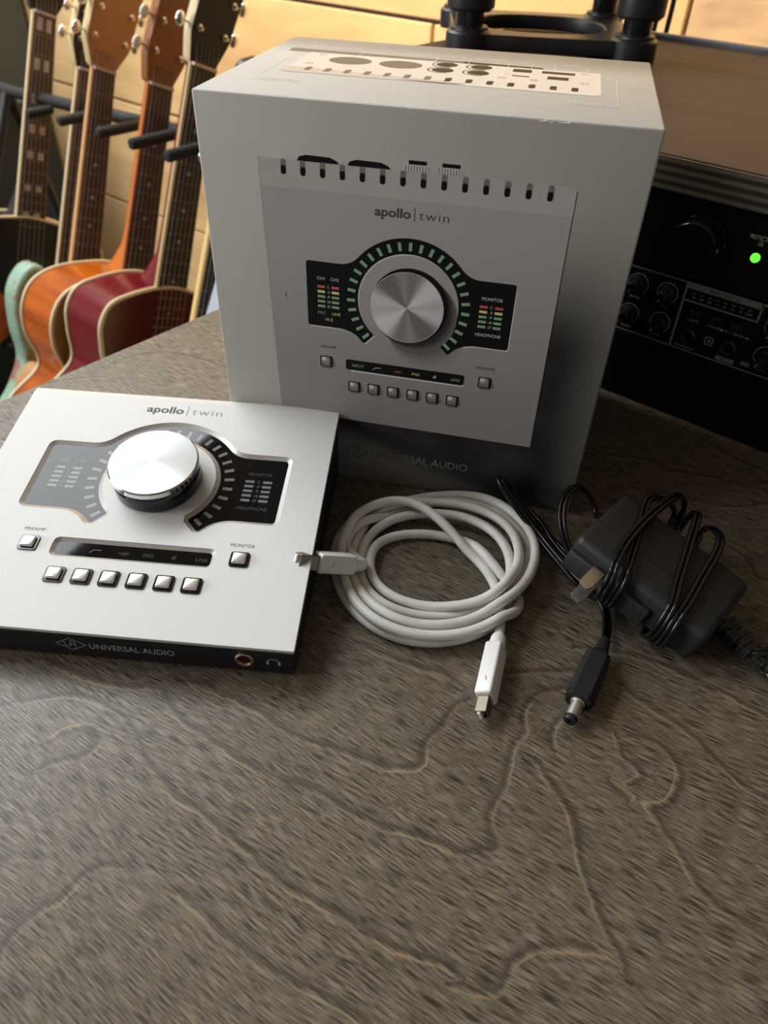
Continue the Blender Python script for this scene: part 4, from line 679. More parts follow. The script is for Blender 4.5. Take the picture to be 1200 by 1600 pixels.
# push buttons
for i, (u, v) in enumerate(BUT):
    b = link(bpy.data.objects.new('push_button', None), dev); b.matrix_local = PL @ Matrix.Translation((u * .001, v * .001, 0))
    me = curve_mesh([mm(rrect(-4.1, -3.85, 4.1, 3.85, 1.3, 4)), mm(rrect(-3.0, -2.8, 3.0, 2.8, .7, 4))], extrude=.00022, bevel=.00008, bres=1)
    o_ = obj('bezel', me, M['black_gloss'], b); o_.location.z = .0003
    bm = bmesh.new(); add_box(bm, (0, 0, .0009), (.0059, .0055, .0022), .0006, seg=4); obj('button_cap', bm, M['cap'], b, smooth=60)
# front face: maker's name and headphone socket
FF = Matrix(((1, 0, 0, 0), (0, 0, -1, .0012), (0, 1, 0, 0), (0, 0, 0, 1)))
pr = Print(); ua_logo(pr, 67.3, 8.6, 6.3, 3.6, M['pale_ink'], .06, .3)
pr.text('UNIVERSAL AUDIO', 74.9, 110.2, 6.7, 3.2, M['pale_ink'], .06)
pr.build('maker_lettering', dev, M=FF); pr = Print()
pr.arc(151.0, 7.6, 2.6, .4, 20, 160, M['pale_ink'], .06, 16); pr.rect(148.1, 6.5, 149.1, 8.6, M['pale_ink']); pr.rect(152.9, 6.5, 153.9, 8.6, M['pale_ink'])
pr.build('headphone_symbol', dev, M=FF)
jk = link(bpy.data.objects.new('headphone_socket', None), dev); jk.matrix_local = FF @ Matrix.Translation((.1393, .0088, 0))
bm = bmesh.new(); add_lathe(bm, [(.0039, 0), (.0039, .0006), (.0035, .0010), (.0029, .0009), (.0026, 0.0001)], seg=40, cap=False); obj('socket_ring', bm, M['gold'], jk, smooth=40)
bm = bmesh.new(); add_lathe(bm, [(.0027, .00015), (.0016, .00018), (.0001, .0002)], seg=32, cap=False); obj('socket_hole', bm, M['black_matte'], jk)

# ---------------------------------------------------------------- white cable with two plugs
cb = thing('data_cable', 'coiled white data cable with two silver-tipped plugs on the dark wooden desk', 'cable', Matrix.Translation((.155, -.05, 0)))
def world_child(o): o.matrix_parent_inverse = cb.matrix_world.inverted(); return o
off = Vector((.155, -.05, 0))
P = [Vector(p) * 1e-5 - off for p in WHITE]
bm = bmesh.new(); add_tube(bm, P, .00232, 14); obj('cable_coil', bm, M['cable_w'], cb, smooth=True)
for ci, (P0, az, f1, f2) in enumerate(CONN):
    az, f1, f2 = Vector(az), Vector(f1), Vector(f2); P0 = Vector(P0) - off
    w1, w2 = (.0072, .0089) if ci == 0 else (.0089, .0072); Ln = .0268 if ci == 0 else .0206
    if f1.cross(f2).dot(az) < 0: ok = -1
    MX = Matrix(((f1.x, f2.x, az.x, P0.x), (f1.y, f2.y, az.y, P0.y), (f1.z, f2.z, az.z, P0.z), (0, 0, 0, 1)))
    pg = link(bpy.data.objects.new('plug', None), cb); pg.location = P0
    MX = Matrix.Translation(-P0) @ MX
    bm = bmesh.new(); add_box(bm, (w1 / 2, w2 / 2, Ln / 2), (w1, w2, Ln), .0011, MX, seg=4); obj('plug_housing', bm, M['white'], pg, smooth=50)
    m1, m2, Lm = (w1 - .0026, w2 - .0040, .0080) if ci == 0 else (w1 - .0022, w2 - .0026, .0105)
    bm = bmesh.new(); cx, cy = w1 / 2, w2 / 2; t = .0004
    for sx, sy, ax_, ay_ in ((m1, t, 0, -1), (m1, t, 0, 1), (t, m2, -1, 0), (t, m2, 1, 0)):
        add_box(bm, (cx + ax_ * (m1 - t) / 2, cy + ay_ * (m2 - t) / 2, Ln + Lm / 2 - .0003), (sx, sy, Lm), .00012, MX, seg=1)
    add_box(bm, (cx, cy, Ln + .0015), (m1 - t, m2 - t, .001), 0, MX)
    obj('metal_tip', bm, M['steel_warm'], pg)
    bm = bmesh.new(); tw = (m1 * .35, m2 - .0011) if ci == 0 else (m1 - .0011, m2 * .35)
    add_box(bm, (cx + (m1 * .16 if ci == 0 else 0), cy + (0 if ci == 0 else m2 * .16), Ln + Lm * .55), (tw[0], tw[1], Lm * .98), .0003, MX, seg=1); obj('contact_tongue', bm, M['white'], pg)
    bm = bmesh.new(); add_lathe(bm, [(.0026, -.0065), (.0032, -.005), (.0036, -.0003), (.0036, .0006)], MX @ Matrix.Translation((cx, cy, 0)), 20); obj('strain_relief', bm, M['white'], pg, smooth=50)
    # small lightning mark
    pr = Print(); bolt = [(-.25, 1.6), (.55, .15), (.05, .15), (.35, -1.6), (-.55, -.1), (-.05, -.1)]
    pr.add(bolt if ci == 0 else [(b, a) for a, b in bolt], M['ink_lt'], .05)
    if ci == 0: BM = MX @ Matrix(((1, 0, 0, w1 * .45), (0, 0, -1, 0), (0, 1, 0, Ln * .74), (0, 0, 0, 1))) @ Matrix.Rotation(R(12), 4, 'Z')
    else: BM = MX @ Matrix(((1, 0, 0, w1 * .5), (0, 0, -1, 0), (0, 1, 0, Ln * .66), (0, 0, 0, 1)))
    pr.build('bolt_mark', pg, M=BM)

# ---------------------------------------------------------------- power adapter wrapped in its own cord
s_ = Vector((.844, -.4912, -.2155)).normalized(); t_ = Vector((.503, .8643, 0)); t_ = (t_ - s_ * t_.dot(s_)).normalized(); n_ = s_.cross(t_)
Ct = Vector((.2221, -.0539, .027))
AM = Matrix(((s_.x, t_.x, n_.x, Ct.x), (s_.y, t_.y, n_.y, Ct.y), (s_.z, t_.z, n_.z, Ct.z), (0, 0, 0, 1)))
BASE = Vector((.222, -.054, 0)); AL = Matrix.Translation(-BASE) @ AM
ad = thing('power_adapter', 'black plug-in power adapter wrapped in its own thin black twin cord', 'power adapter', Matrix.Translation(BASE))
bm = bmesh.new()
add_box(bm, (0, .0123, -.00975), (.067, .0194, .0195), .0028, AL, seg=4); add_box(bm, (0, -.0098, -.00975), (.067, .0244, .0195), .0028, AL, seg=4)
bm.free(); bm = bmesh.new()
add_box(bm, (0, .0, -.00975), (.067, .044, .0195), .0036, AL, seg=5)
obj('adapter_body', bm, M['adapter'], ad, smooth=50)
bm = bmesh.new(); add_box(bm, (0, -.0060, -.00975), (.0672, .0005, .0197), .0001, AL, seg=1); obj('seam_line', bm, M['black_matte'], ad)
bm = bmesh.new(); add_box(bm, (-.0115, -.0228, -.0125), (.0420, .0036, .0110), .0006, AL, seg=2); obj('plug_plate', bm, M['adapter'], ad, smooth=50)
for z in (-.0068, -.0165):
    bm = bmesh.new(); me = curve_mesh([[(-.0028, 0), (.0028, 0), (.0028, -.0105), (.0018, -.0125), (-.0018, -.0125), (-.0028, -.0105)]], extrude=.0007, bevel=.0001, bres=1)
    bm.from_mesh(me); bpy.data.meshes.remove(me)
    for v in bm.verts: v.co = AL @ (v.co + Vector((-.0172, -.0240, z)))
    obj('prong', bm, M['steel'], ad, smooth=30)
P = [Vector(p) * 1e-5 - BASE for p in CORD]
# the twin cord lies flat: its two strands sit side by side, square to the direction away from the adapter
cen = AL @ Vector((0, 0, -.0098)); fr = []; prev = None
for i, p in enumerate(P):
    t = (P[min(i + 1, len(P) - 1)] - P[max(i - 1, 0)]).normalized()
    q = AL.inverted() @ p; inside = abs(q.x) < .037 and abs(q.y) < .031
    if inside:
        loc_ = Vector((0, q.y / .022, (q.z + .00975) / .00975)); 
        upl = Vector((0, q.y, 0)) if abs(loc_.y) > abs(loc_.z) else Vector((0, 0, q.z + .00975))
        up = (AL.to_3x3() @ upl).normalized()
    else: up = Vector((0, 0, 1))
    if prev is not None: up = (prev * 4 + up).normalized()
    prev = up; w = t.cross(up)
    if w.length < .05: w = fr[-1][2] if fr else Vector((1, 0, 0))
    w = w.normalized()
    if fr and w.dot(fr[-1][2]) < 0: pass
    w = (w + (fr[-1][2] * 1.5 if fr else Vector())).normalized(); w = (w - t * w.dot(t)).normalized(); fr.append((t, w.cross(t).normalized(), w))
bm = bmesh.new()
for sgn in (-1, 1): add_tube(bm, P, .00112, 8, fr=fr, off=(0, sgn * .00108))
obj('twin_cord', bm, M['cord'], ad, smooth=True)
# ribbed boot leaving the right end
bm = bmesh.new(); b0 = AL @ Vector((.0330, .0005, -.0100)); b1 = Vector((0.2679, -0.0869, .0065)) - BASE
d = (b1 - b0); Lb = d.length; d.normalize(); q = Vector((0, 0, 1)); x = d.cross(q).normalized(); y = x.cross(d)
BM = Matrix(((x.x, y.x, d.x, b0.x), (x.y, y.y, d.y, b0.y), (x.z, y.z, d.z, b0.z), (0, 0, 0, 1)))
add_lathe(bm, [(.0028, 0), (.0024, Lb)], BM, 16)
for k in range(7):
    z = .003 + k * (Lb - .004) / 6.6; w = .0112 - .0006 * k
    add_box(bm, (0, 0, z), (w, w * .66, .0017), .0004, BM, seg=1)
    add_box(bm, ((.0016 if k % 2 else -.0016), 0, z + .0016), (w * .55, w * .5, .0022), .0002, BM, seg=1)
obj('cord_boot', bm, M['black'], ad)
# barrel plug
pw = link(bpy.data.objects.new('barrel_plug', None), ad)
a0 = Vector((.2010, -.0885, .0068)) - BASE; a1 = Vector((.1906, -.1222, .0058)) - BASE; d = (a1 - a0).normalized()
x = d.cross(Vector((0, 0, 1))).normalized(); y = x.cross(d)
BM = Matrix(((x.x, y.x, d.x, a0.x), (x.y, y.y, d.y, a0.y), (x.z, y.z, d.z, a0.z), (0, 0, 0, 1))); Lp = (a1 - a0).length
bm = bmesh.new(); prf = [(.0016, 0)]
for k in range(4):
    z = .0002 + k * .0019; r = .0023 + .00025 * k; prf += [(r, z), (r, z + .0012), (r * .78, z + .0013), (r * .78, z + .0018)]
add_lathe(bm, prf, BM, 24); obj('ribbed_relief', bm, M['black'], pw, smooth=40)
bm = bmesh.new(); z0 = .0072
hexr = lambda r, z: [bm.verts.new(BM @ Vector((r * a, r * b * .86, z))) for a, b in ((-.58, 1), (.58, 1), (1, .58), (1, -.58), (.58, -1), (-.58, -1), (-1, -.58), (-1, .58))]
rg = [hexr(.0031, z0), hexr(.0050, z0 + .003), hexr(.0056, z0 + .010), hexr(.0056, Lp - .0022), hexr(.0050, Lp - .0020), hexr(.0051, Lp - .0002), hexr(.0044, Lp)]
for A, B in zip(rg[:-1], rg[1:]):
    for i in range(8): bm.faces.new((A[i], A[(i + 1) % 8], B[(i + 1) % 8], B[i]))
bm.faces.new(rg[0][::-1]); bm.faces.new(rg[-1]); obj('plug_grip', bm, M['black_matte'], pw)
bm = bmesh.new(); add_lathe(bm, [(.0029, Lp - .0003), (.0029, Lp + .0004), (.0025, Lp + .0007), (.0025, Lp + .0078), (.0022, Lp + .0082)], BM, 32); obj('metal_barrel', bm, M['steel'], pw, smooth=30)
bm = bmesh.new(); add_lathe(bm, [(.0027, Lp + .0078), (.0027, Lp + .0094), (.0023, Lp + .0100), (.0010, Lp + .0100), (.0010, Lp + .0080)], BM, 32, cap=False); obj('insulating_tip', bm, M['black'], pw, smooth=30)

# ---------------------------------------------------------------- rack gear below the shelf
RF = FR @ Matrix(((1, 0, 0, 0), (0, 0, -1, .208), (0, 1, 0, 0), (0, 0, 0, 1)))     # rack-front frame: x right, y up, z towards the viewer
RX0, RX1 = -.138, .298
def rack_unit(name, label, y0, y1, depth=.22):
    t = thing(name, label, 'rack unit', FR @ Matrix.Translation(((RX0 + RX1) / 2, .208, y0)))
    inv = (FR @ Matrix.Translation(((RX0 + RX1) / 2, .208, y0))).inverted()
    bm = bmesh.new(); add_box(bm, ((RX0 + RX1) / 2, (y0 + y1) / 2, -.0015), (RX1 - RX0, y1 - y0 - .0008, .003), .0004, inv @ RF, seg=1); obj('face_plate', bm, M['rack_black'], t)
    if depth:
        bm = bmesh.new(); add_box(bm, ((RX0 + RX1) / 2, (y0 + y1) / 2, -.0031 - depth / 2), (RX1 - RX0 - .02, y1 - y0 - .004, depth), 0, inv @ RF); obj('chassis', bm, M['rack_black'], t)
    return t, inv @ RF
blank, BL = rack_unit('blank_panel', 'plain black blank rack panel standing on the desk, lowest of the rack', .0002, .0431, 0)
hp, HL = rack_unit('headphone_amplifier', 'black rack headphone amplifier with small knobs, silver lines and a level meter', .0433, .0834)
pc, PCM = rack_unit('power_conditioner', 'black rack unit with a large black knob and a lit green lamp', .0836, .1257)
# big knob and lamp
bm = bmesh.new(); KM = PCM @ Matrix.Translation((.1507, .1045, 0))
add_lathe(bm, [(.0152, .0002), (.0150, .003), (.0146, .0035), (.0144, .013), (.0134, .0146), (.0001, .0146)], KM, 64, cap=False); obj('large_knob', bm, M['black_gloss'], pc, smooth=35)
bm = bmesh.new(); add_lathe(bm, [(.0032, 0), (.0032, .0012), (.0026, .0014)], PCM @ Matrix.Translation((.1812, .1052, 0)), 32); obj('lamp_ring', bm, M['black_gloss'], pc, smooth=40)
green = mat('green_lamp', (.05, .5, .03), .3, emit=(.16, 1.0, .05), estr=.95)
bm = bmesh.new(); add_lathe(bm, [(.0025, .0012), (.0024, .0022), (.0018, .0031), (.0009, .0035), (.0001, .0036)], PCM @ Matrix.Translation((.1812, .1052, 0)), 32, cap=False); obj('indicator_lamp', bm, green, pc, smooth=60)
rw = mat('rack_white_ink', (.55, .55, .53), .6); rg_ = mat('rack_grey_ink', (.16, .16, .155), .6); rs = mat('rack_silver_line', (.30, .29, .27), .5)
pr = Print(); pr.text('PROTECTION', 175.0, 187.0, 113.6, 2.2, mat('rack_bright_ink', (.85, .85, .82), .6), .05); pr.text('OK', 179.9, 182.5, 110.9, 2.0, bpy.data.materials['rack_bright_ink'], .05)
pr.build('lettering', pc, M=PCM)
pr = Print()
pr.rect(RX0, 82.0 / 1, RX1, 83, rs) if False else pr.rect(-138, 82.2, 151, 83.2, rg_, .05)
pr.rect(151, 79.6, 194.0, 83.2, rs); pr.rect(151, 43.6, 152.3, 80, rs); pr.rect(-138, 43.6, 298, 44.3, rs)
pr.rect(151, 72.2, 193.6, 73.2, rs); pr.rect(192.6, 72.2, 193.8, 83, rs); pr.rect(193.8, 81.8, 298, 83.2, rs); pr.rect(110, 43.6, 111, 83, rg_)
pr.add(rrect(152.8, 73.4, 192.4, 79.2, 1.0), M['rack_black'], .08)
pr.text('OUTPUT LEVEL (dB)', 163.5, 181.5, 80.4, 1.7, M['rack_black'], .09)
for j, s in enumerate(('-30', '-24', '-18', '-12', '-6', '-3', '0', 'CLIP')):
    x = 156.6 + j * 4.45; w = (1.2, 1.2, 1.2, 1.2, .8, .8, .45, 1.8)[j]; pr.text(s, x - w, x + w, 74.6, 1.3, rw, .1); pr.rect(x - 1.2, 77.0, x + 1.2, 77.8, rg_, .1)
for x, w, s in ((160.6, 3.0, 'L MUTE'), (172.3, 3.4, 'R MUTE'), (184.2, 5.4, 'ST. / DUAL')):
    pr.text(s, x - w, x + w, 61.8, 1.4, rw, .06)
pr.rect(176.2, 61.7, 178.0, 62.9, rw, .06); pr.rect(190.3, 61.9, 192.4, 62.6, rw, .06)
pr.text('PHONES OUT', 154.6, 166.2, 45.3, 1.4, rw, .06)
pr.add(rrect(178.6, 45.0, 189.2, 47.6, .7), rs, .06); pr.text('AUX IN', 180.8, 187.0, 45.7, 1.3, M['rack_black'], .08)
pr.add([rrect(170.2, 51.5, 174.8, 56.2, .8), rrect(170.6, 51.9, 174.4, 55.8, .6)], rw, .06); pr.text('4', 171.6, 173.4, 52.6, 2.5, rw, .07)
pr.add(rrect(192.8, 46.8, 197.4, 49.0, .6), rs, .06)
for cx, cy, nm in ((124.0, 73.4, 'BASS'), (142.0, 73.2, 'TREBLE'), (123.0, 54.8, 'BALANCE'), (142.4, 55.4, 'LEVEL'), (203.6, 72.5, 'TREBLE'), (203.6, 55.4, 'LEVEL')):
    pr.arc(cx, cy, 5.9, .35, -50, 230, rw, .06); pr.text(nm, cx - 3, cx + 3, cy - 8.6, 1.2, rw if cx < 130 else rg_, .06)
    for a in range(-50, 231, 40): c, s = math.cos(R(a)), math.sin(R(a)); pr.line([(cx + 6 * c, cy + 6 * s), (cx + 7 * c, cy + 7 * s)], .3, rg_, .06)
pr.text('AUX', 193.9, 196.4, 47.3, 1.1, M['rack_black'], .08)
pr.build('lettering', hp, M=HL)
for cx, cy in ((124.0, 73.4), (142.0, 73.2), (123.0, 54.8), (142.4, 55.4), (203.6, 72.5), (203.6, 55.4)):
    KM = HL @ Matrix.Translation((cx * .001, cy * .001, 0))
    bm = bmesh.new(); add_lathe(bm, [(.0048, .0001), (.0044, .003), (.0034, .0034), (.0030, .0085), (.0026, .009), (.0001, .009)], KM, 24, cap=False)
    add_box(bm, (0, 0, .0062), (.0016, .0072, .0056), .0004, KM @ Matrix.Rotation(R(-28), 4, 'Z'), seg=1); k_ = obj('small_knob', bm, M['black'], hp, smooth=35)
    bm = bmesh.new(); add_box(bm, (0, .0022, .0091), (.0004, .0026, .0002), 0, KM @ Matrix.Rotation(R(150), 4, 'Z')); o_ = obj('pointer_line', bm, rw, k_)
for cx, cy in ((160.4, 53.2), (184.0, 53.8)):
    bm = bmesh.new(); add_lathe(bm, [(.0043, 0), (.0043, .0012), (.0034, .0016), (.0028, .0014), (.0027, .0001)], HL @ Matrix.Translation((cx * .001, cy * .001, 0)), 32, cap=False)
    obj('socket_ring', bm, mat('dark_socket_ring', (.06, .055, .045), .35, .6), hp, smooth=40)
for cx in (161.2, 173.2, 184.4):
    bm = bmesh.new(); add_box(bm, (cx * .001, .0668, .0010), (.0066, .0032, .0022), .0004, HL, seg=1); obj('push_switch', bm, M['black'], hp)

# ---------------------------------------------------------------- loudspeaker stand on the shelf
stn = thing('speaker_stand', 'black desktop speaker stand with thick round posts on the brown shelf', 'speaker stand', Matrix.Translation((.112, .45, SZ1)))
SI = Matrix.Translation((-.112, -.45, -SZ1))
posts = [(.0612, .3799), (.1891, .3924), (.1643, .5124), (.0366, .500)]
for k, (x, y) in enumerate(posts):
    T0 = SI @ Matrix.Translation((x, y, 0))
    if k == 3:   # this corner overhangs the shelf a little: ring only
        pass
    bm = bmesh.new(); add_lathe(bm, [(.0175, .1436), (.0178, .146), (.0178, .1570), (.0165, .1584), (.0150, .1588), (.0148, .1606), (.0140, .1612), (.0112, .1614)], T0, 40); obj('lower_cup', bm, M['black'], stn, smooth=35)
    bm = bmesh.new(); add_lathe(bm, [(.0108, .1612), (.0108, .176)], T0, 32); obj('post', bm, M['black_gloss'], stn, smooth=35)
    bm = bmesh.new(); add_lathe(bm, [(.0112, .1705), (.0160, .1712), (.0165, .1724), (.0182, .1732), (.0184, .1750), (.0184, .212), (.0175, .214)], T0, 40); obj('upper_cup', bm, M['black'], stn, smooth=35)
def ring_frame(name, z, h):
    hull = []
    c = Vector((sum(p[0] for p in posts) / 4, sum(p[1] for p in posts) / 4))
    out = []
    ps = [Vector(p) for p in posts]
    for i in range(4):
        a, b = ps[i], ps[(i + 1) % 4]; n2 = (b - a).orthogonal().normalized() if hasattr((b - a), 'orthogonal') else None
        for j in range(12):
            t = j / 12; p = a.lerp(b, t); bow = math.sin(math.pi * t) * .006; dirn = (p - c).normalized(); q = c + (p - c) + dirn * (.013 - bow * .6); out.append((q.x - .112, q.y - .45))
    ry = (ps[2] - ps[1]).length / 2 - .011; rx = (ps[1] - ps[0]).length / 2 - .009; u = (ps[1] - ps[0]).normalized(); v2 = Vector((-u.y, u.x))
    inn = []
    for j in range(64):
        a = 2 * math.pi * j / 64; ca, sa = math.cos(a), math.sin(a); sup = lambda q: math.copysign(abs(q) ** .8, q)
        q = c + u * rx * sup(ca) + v2 * ry * sup(sa); inn.append((q.x - .112, q.y - .45))
    me = curve_mesh([out, inn], extrude=h / 2 - .0015, bevel=.0015, bres=2)
    bm = bmesh.new(); bm.from_mesh(me); bpy.data.meshes.remove(me)
    for v in bm.verts: v.co.z += z - SZ1
    return obj(name, bm, M['black'], stn, smooth=35)
ring_frame('base_ring', .1515, .011); ring_frame('top_ring', .2050, .011)
for dx in (0, .012):
    a = E1 * (-.088 + dx) + E2 * .66 + E3 * -.2; bm = bmesh.new()
    Pq = [a + E3 * .05 * k + E1 * .0015 * math.sin(k * .9 + dx * 90) for k in range(20)]
    add_tube(bm, Pq, .0026, 10); tag(obj('hanging_cable', bm, M['cord'], smooth=True), ['thin black cable hanging behind the speaker stand, the left of two', 'thin black cable hanging behind the speaker stand, the right of two'][dx > 0], 'cable', 'cables hanging behind the speaker stand')

# ---------------------------------------------------------------- guitars on a floor rack
AXG = Vector((-.363, -.932)); LTG = Vector((-.932, .363))       # along the neck (downwards) and towards the viewer's left, in (E2, z)
for k_, c_ in dict(rosewood=(.030, .013, .010), ebony=(.014, .011, .011), cream=(.62, .50, .30), cream_dull=(.55, .43, .22), orange=(.42, .10, .006), amber_top=(.30, .16, .03), cherry=(.13, .003, .009), cherry_dark=(.055, .002, .005), mint=(.20, .33, .23), brown_head=(.24, .085, .022), tan_head=(.36, .19, .08), orange_neck=(.48, .13, .018), maple=(.66, .46, .18), black_l=(.008, .009, .010), tan_neck=(.50, .28, .11)).items():
    M[k_] = mat('guitar_' + k_, c_, .25 if k_ in ('orange', 'cherry', 'cherry_dark', 'black_l', 'orange_neck') else .45, coat=.2 if k_ in ('orange', 'cherry', 'black_l') else 0.)
M['fret'] = mat('fret_metal', (.16, .13, .12), .5, .6); M['pearl'] = mat('pearl_inlay', (.42, .36, .34), .35); M['chrome'] = mat('chrome_tuner', (.85, .85, .83), .15, 1.); M['ivory'] = mat('ivory_tuner_button', (.82, .78, .62), .4); M['string'] = mat('string_metal', (.26, .22, .20), .5, .6)
n = N(M['mint']); v = n.noise(n.coord(), 22, 3, .6); n.color(n.mix(n.smooth(v, .52, .62), (.22, .34, .25), (.28, .13, .09)))
n = N(M['orange']); v = n.noise(n.mapping(n.coord(), (9, 9, 1.5)), 3, 3); n.color(n.mix(n.smooth(v, .35, .7), (.44, .095, .003), (.22, .036, .002)))
def gmat(c, nut):
    """guitar frame: x towards the viewer's left across the neck, y down the neck, z out of the face (+E1)"""
    o = E1 * c + E2 * nut[0] + E3 * nut[1]; X = E2 * LTG.x + E3 * LTG.y; Y = E2 * AXG.x + E3 * AXG.y; Z = E1
    return Matrix(((X.x, Y.x, Z.x, o.x), (X.y, Y.y, Z.y, o.y), (X.z, Y.z, Z.z, o.z), (0, 0, 0, 1)))
def smooth_loop(pts, n=6):
    out = []; L = len(pts)
    for i in range(L):
        p0, p1, p2, p3 = [Vector(pts[(i + j) % L]) for j in (-1, 0, 1, 2)]
        for k in range(n):
            t = k / n; q = .5 * ((2 * p1) + (-p0 + p2) * t + (2 * p0 - 5 * p1 + 4 * p2 - p3) * t * t + (-p0 + 3 * p1 - 3 * p2 + p3) * t ** 3); out.append((q.x, q.y))
    return out
def slab(loop, z0, z1, top, side, back=None, bind=0., bindm=None, parent=None, name='body', round_=0.):
    """body outline given thickness, with binding rims as children"""
    bm = bmesh.new(); me = curve_mesh([loop], extrude=abs(z1 - z0) / 2 - round_, bevel=round_, bres=3); bm.from_mesh(me); bpy.data.meshes.remove(me)
    for v in bm.verts: v.co.z += (z0 + z1) / 2
    bm.normal_update()
    for f in bm.faces:
        if f.normal.z > .8: f.material_index = 1
    b = obj(name, bm, [side, top], parent, smooth=35)
    if bind:
        for zz, nm in ((z1, 'front_binding'), (z0, 'back_binding')):
            bm = bmesh.new(); Pp = [Vector((x, y, zz - (bind * .35 if zz == z1 else -bind * .35))) for x, y in loop] ; Pp.append(Pp[0])
            add_tube(bm, Pp, bind / 2, 8, cap=False); obj(nm, bm, bindm, b, smooth=True)
    return b
def acoustic_loop(y0, w1, waist, w2, y1, flat=.02):
    L = y1 - y0; R_ = [(flat, y0), (w1 * .62, y0 + .012), (w1 * .90, y0 + L * .085), (w1, y0 + L * .17), (w1 * .95, y0 + L * .27), (waist, y0 + L * .40), (w2 * .86, y0 + L * .53), (w2, y0 + L * .70), (w2 * .88, y0 + L * .87), (w2 * .5, y0 + L * .975)]
    return smooth_loop(R_ + [(0, y1)] + [(-x, y) for x, y in R_[::-1]])
def electric_loop(y0, y1, horn=.085):
    return smooth_loop([(.022, y0 + .065), (.036, y0 + .045), (.060, y0 + .008), (.078, y0 - .002), (.094, y0 + .012), (.104, y0 + .045), (.095, y0 + .100), (.078, y0 + .155), (.092, y0 + .215), (.118, y0 + .275), (.105, y0 + .345), (.050, y1), (-.050, y1 - .005), (-.110, y0 + .33), (-.118, y0 + .26), (-.085, y0 + .19), (-.080, y0 + .13), (-.095, y0 + .085), (-.088, y0 + .05), (-.070, y0 + .045), (-.040, y0 + .080), (-.022, y0 + .085)])
def guitar(label, c, nut, body, join, fb_end, fb, side, head, head_side, inlay='dot', tuner='chrome', neck='rosewood', wN=.0375, head_w=.034, depth=.045, bridge=.55, head_len=.145, peg_out=.018):
    t = thing('guitar', label, 'guitar', gmat(c, nut))
    w = lambda y: wN + .016 * min(max(y, 0) / .36, 1)
    bm = bmesh.new(); a, e = w(0) / 2, w(fb_end) / 2
    V = [bm.verts.new(q) for q in ((-a, 0, 0), (a, 0, 0), (e, fb_end, 0), (-e, fb_end, 0), (-a, 0, -.0055), (a, 0, -.0055), (e, fb_end, -.0055), (-e, fb_end, -.0055))]
    for f in ((0, 1, 2, 3), (4, 7, 6, 5), (0, 4, 5, 1), (1, 5, 6, 2), (2, 6, 7, 3), (3, 7, 4, 0)): bm.faces.new([V[i] for i in f])
    obj('fretboard', bm, M[fb], t)
    bm = bmesh.new()
    add_tube(bm, [(a, 0, -.0025), (e, fb_end, -.0025)], .0030, 8); obj('neck_binding', bm, M[side], t)
    bm = bmesh.new(); add_tube(bm, [(-a, 0, -.0032), (-e, fb_end, -.0032)], .0026, 8); obj('neck_binding', bm, M[fb], t)
    bm = bmesh.new(); rings = []
    for j in range(13):
        y = join * j / 12 + .0; hw = w(y) / 2 - .0008; dp = .016 + .004 * j / 12 + (0 if y < join - .05 else (y - join + .05) * .8)
        rings.append([bm.verts.new((hw * math.cos(math.pi * q / 8), y, -.0055 - dp * math.sin(math.pi * q / 8) ** .8)) for q in range(9)])
    for A, B in zip(rings[:-1], rings[1:]):
        for q in range(8): bm.faces.new((A[q], A[q + 1], B[q + 1], B[q]))
        bm.faces.new((A[8], A[0], B[0], B[8]))
    bm.faces.new(rings[0]); bm.faces.new(rings[-1][::-1]); obj('neck', bm, M[neck], t, smooth=40)
    # headstock tilts back
    HM = Matrix.Translation((0, 0, -.004)) @ Matrix.Rotation(R(-13), 4, 'X')
    hl = [(a, .002), (head_w, -.034), (head_w * 1.06, -head_len), (head_w * .4, -head_len - .012), (0, -head_len - .004), (-head_w * .4, -head_len - .012), (-head_w * 1.06, -head_len), (-head_w, -.034), (-a, .002)]
    me = curve_mesh([round_poly(hl[::-1], .006, 3)], extrude=.0068, bevel=.0006, bres=1); bm = bmesh.new(); bm.from_mesh(me); bpy.data.meshes.remove(me)
    bm.normal_update()
    for f in bm.faces:
        if abs(f.normal.z) < .7: f.material_index = 1
    for v in bm.verts: v.co.z -= .007; v.co = HM @ v.co
    hd = obj('headstock', bm, [M[head], M[head_side]], t, smooth=35)
    for s in (-1, 1):
        for j in range(3):
            y = -.040 - j * .036; bm = bmesh.new(); K = HM @ Matrix.Translation((s * (head_w - .010), y, 0))
            add_lathe(bm, [(.0042, 0), (.0040, .0015), (.0022, .002), (.0020, .007)], K, 14, cap=True)
            cyl_between(bm, K @ Vector((0, 0, -.008)), K @ Vector((s * peg_out, 0, -.008)), .0018, 8)
            pg = obj('tuning_peg', bm, M['chrome'], t, smooth=35)
            bm = bmesh.new(); bmesh.ops.create_uvsphere(bm, u_segments=16, v_segments=10, radius=1)
            for v in bm.verts: v.co = K @ Vector((s * (peg_out + .005) + v.co.x * .0065, v.co.y * .0085, -.008 + v.co.z * .0035))
            obj('peg_button', bm, M[tuner], pg, smooth=True)
    bm = bmesh.new(); add_box(bm, (0, 0, .0005), (wN, .004, .007), .0006, seg=1); obj('nut', bm, M['pearl' if fb != 'ebony' else 'cream'], t)
    fr_ = []; sc = bridge
    bm = bmesh.new()
    for j in range(1, 21):
        y = sc * (1 - 2 ** (-j / 12))
        if y > fb_end - .004: break
        fr_.append(y); add_box(bm, (0, y, .0003), (w(y) - .003, .0014, .0010))
    obj('frets', bm, M['fret'], t)
    fr_ = [0] + fr_
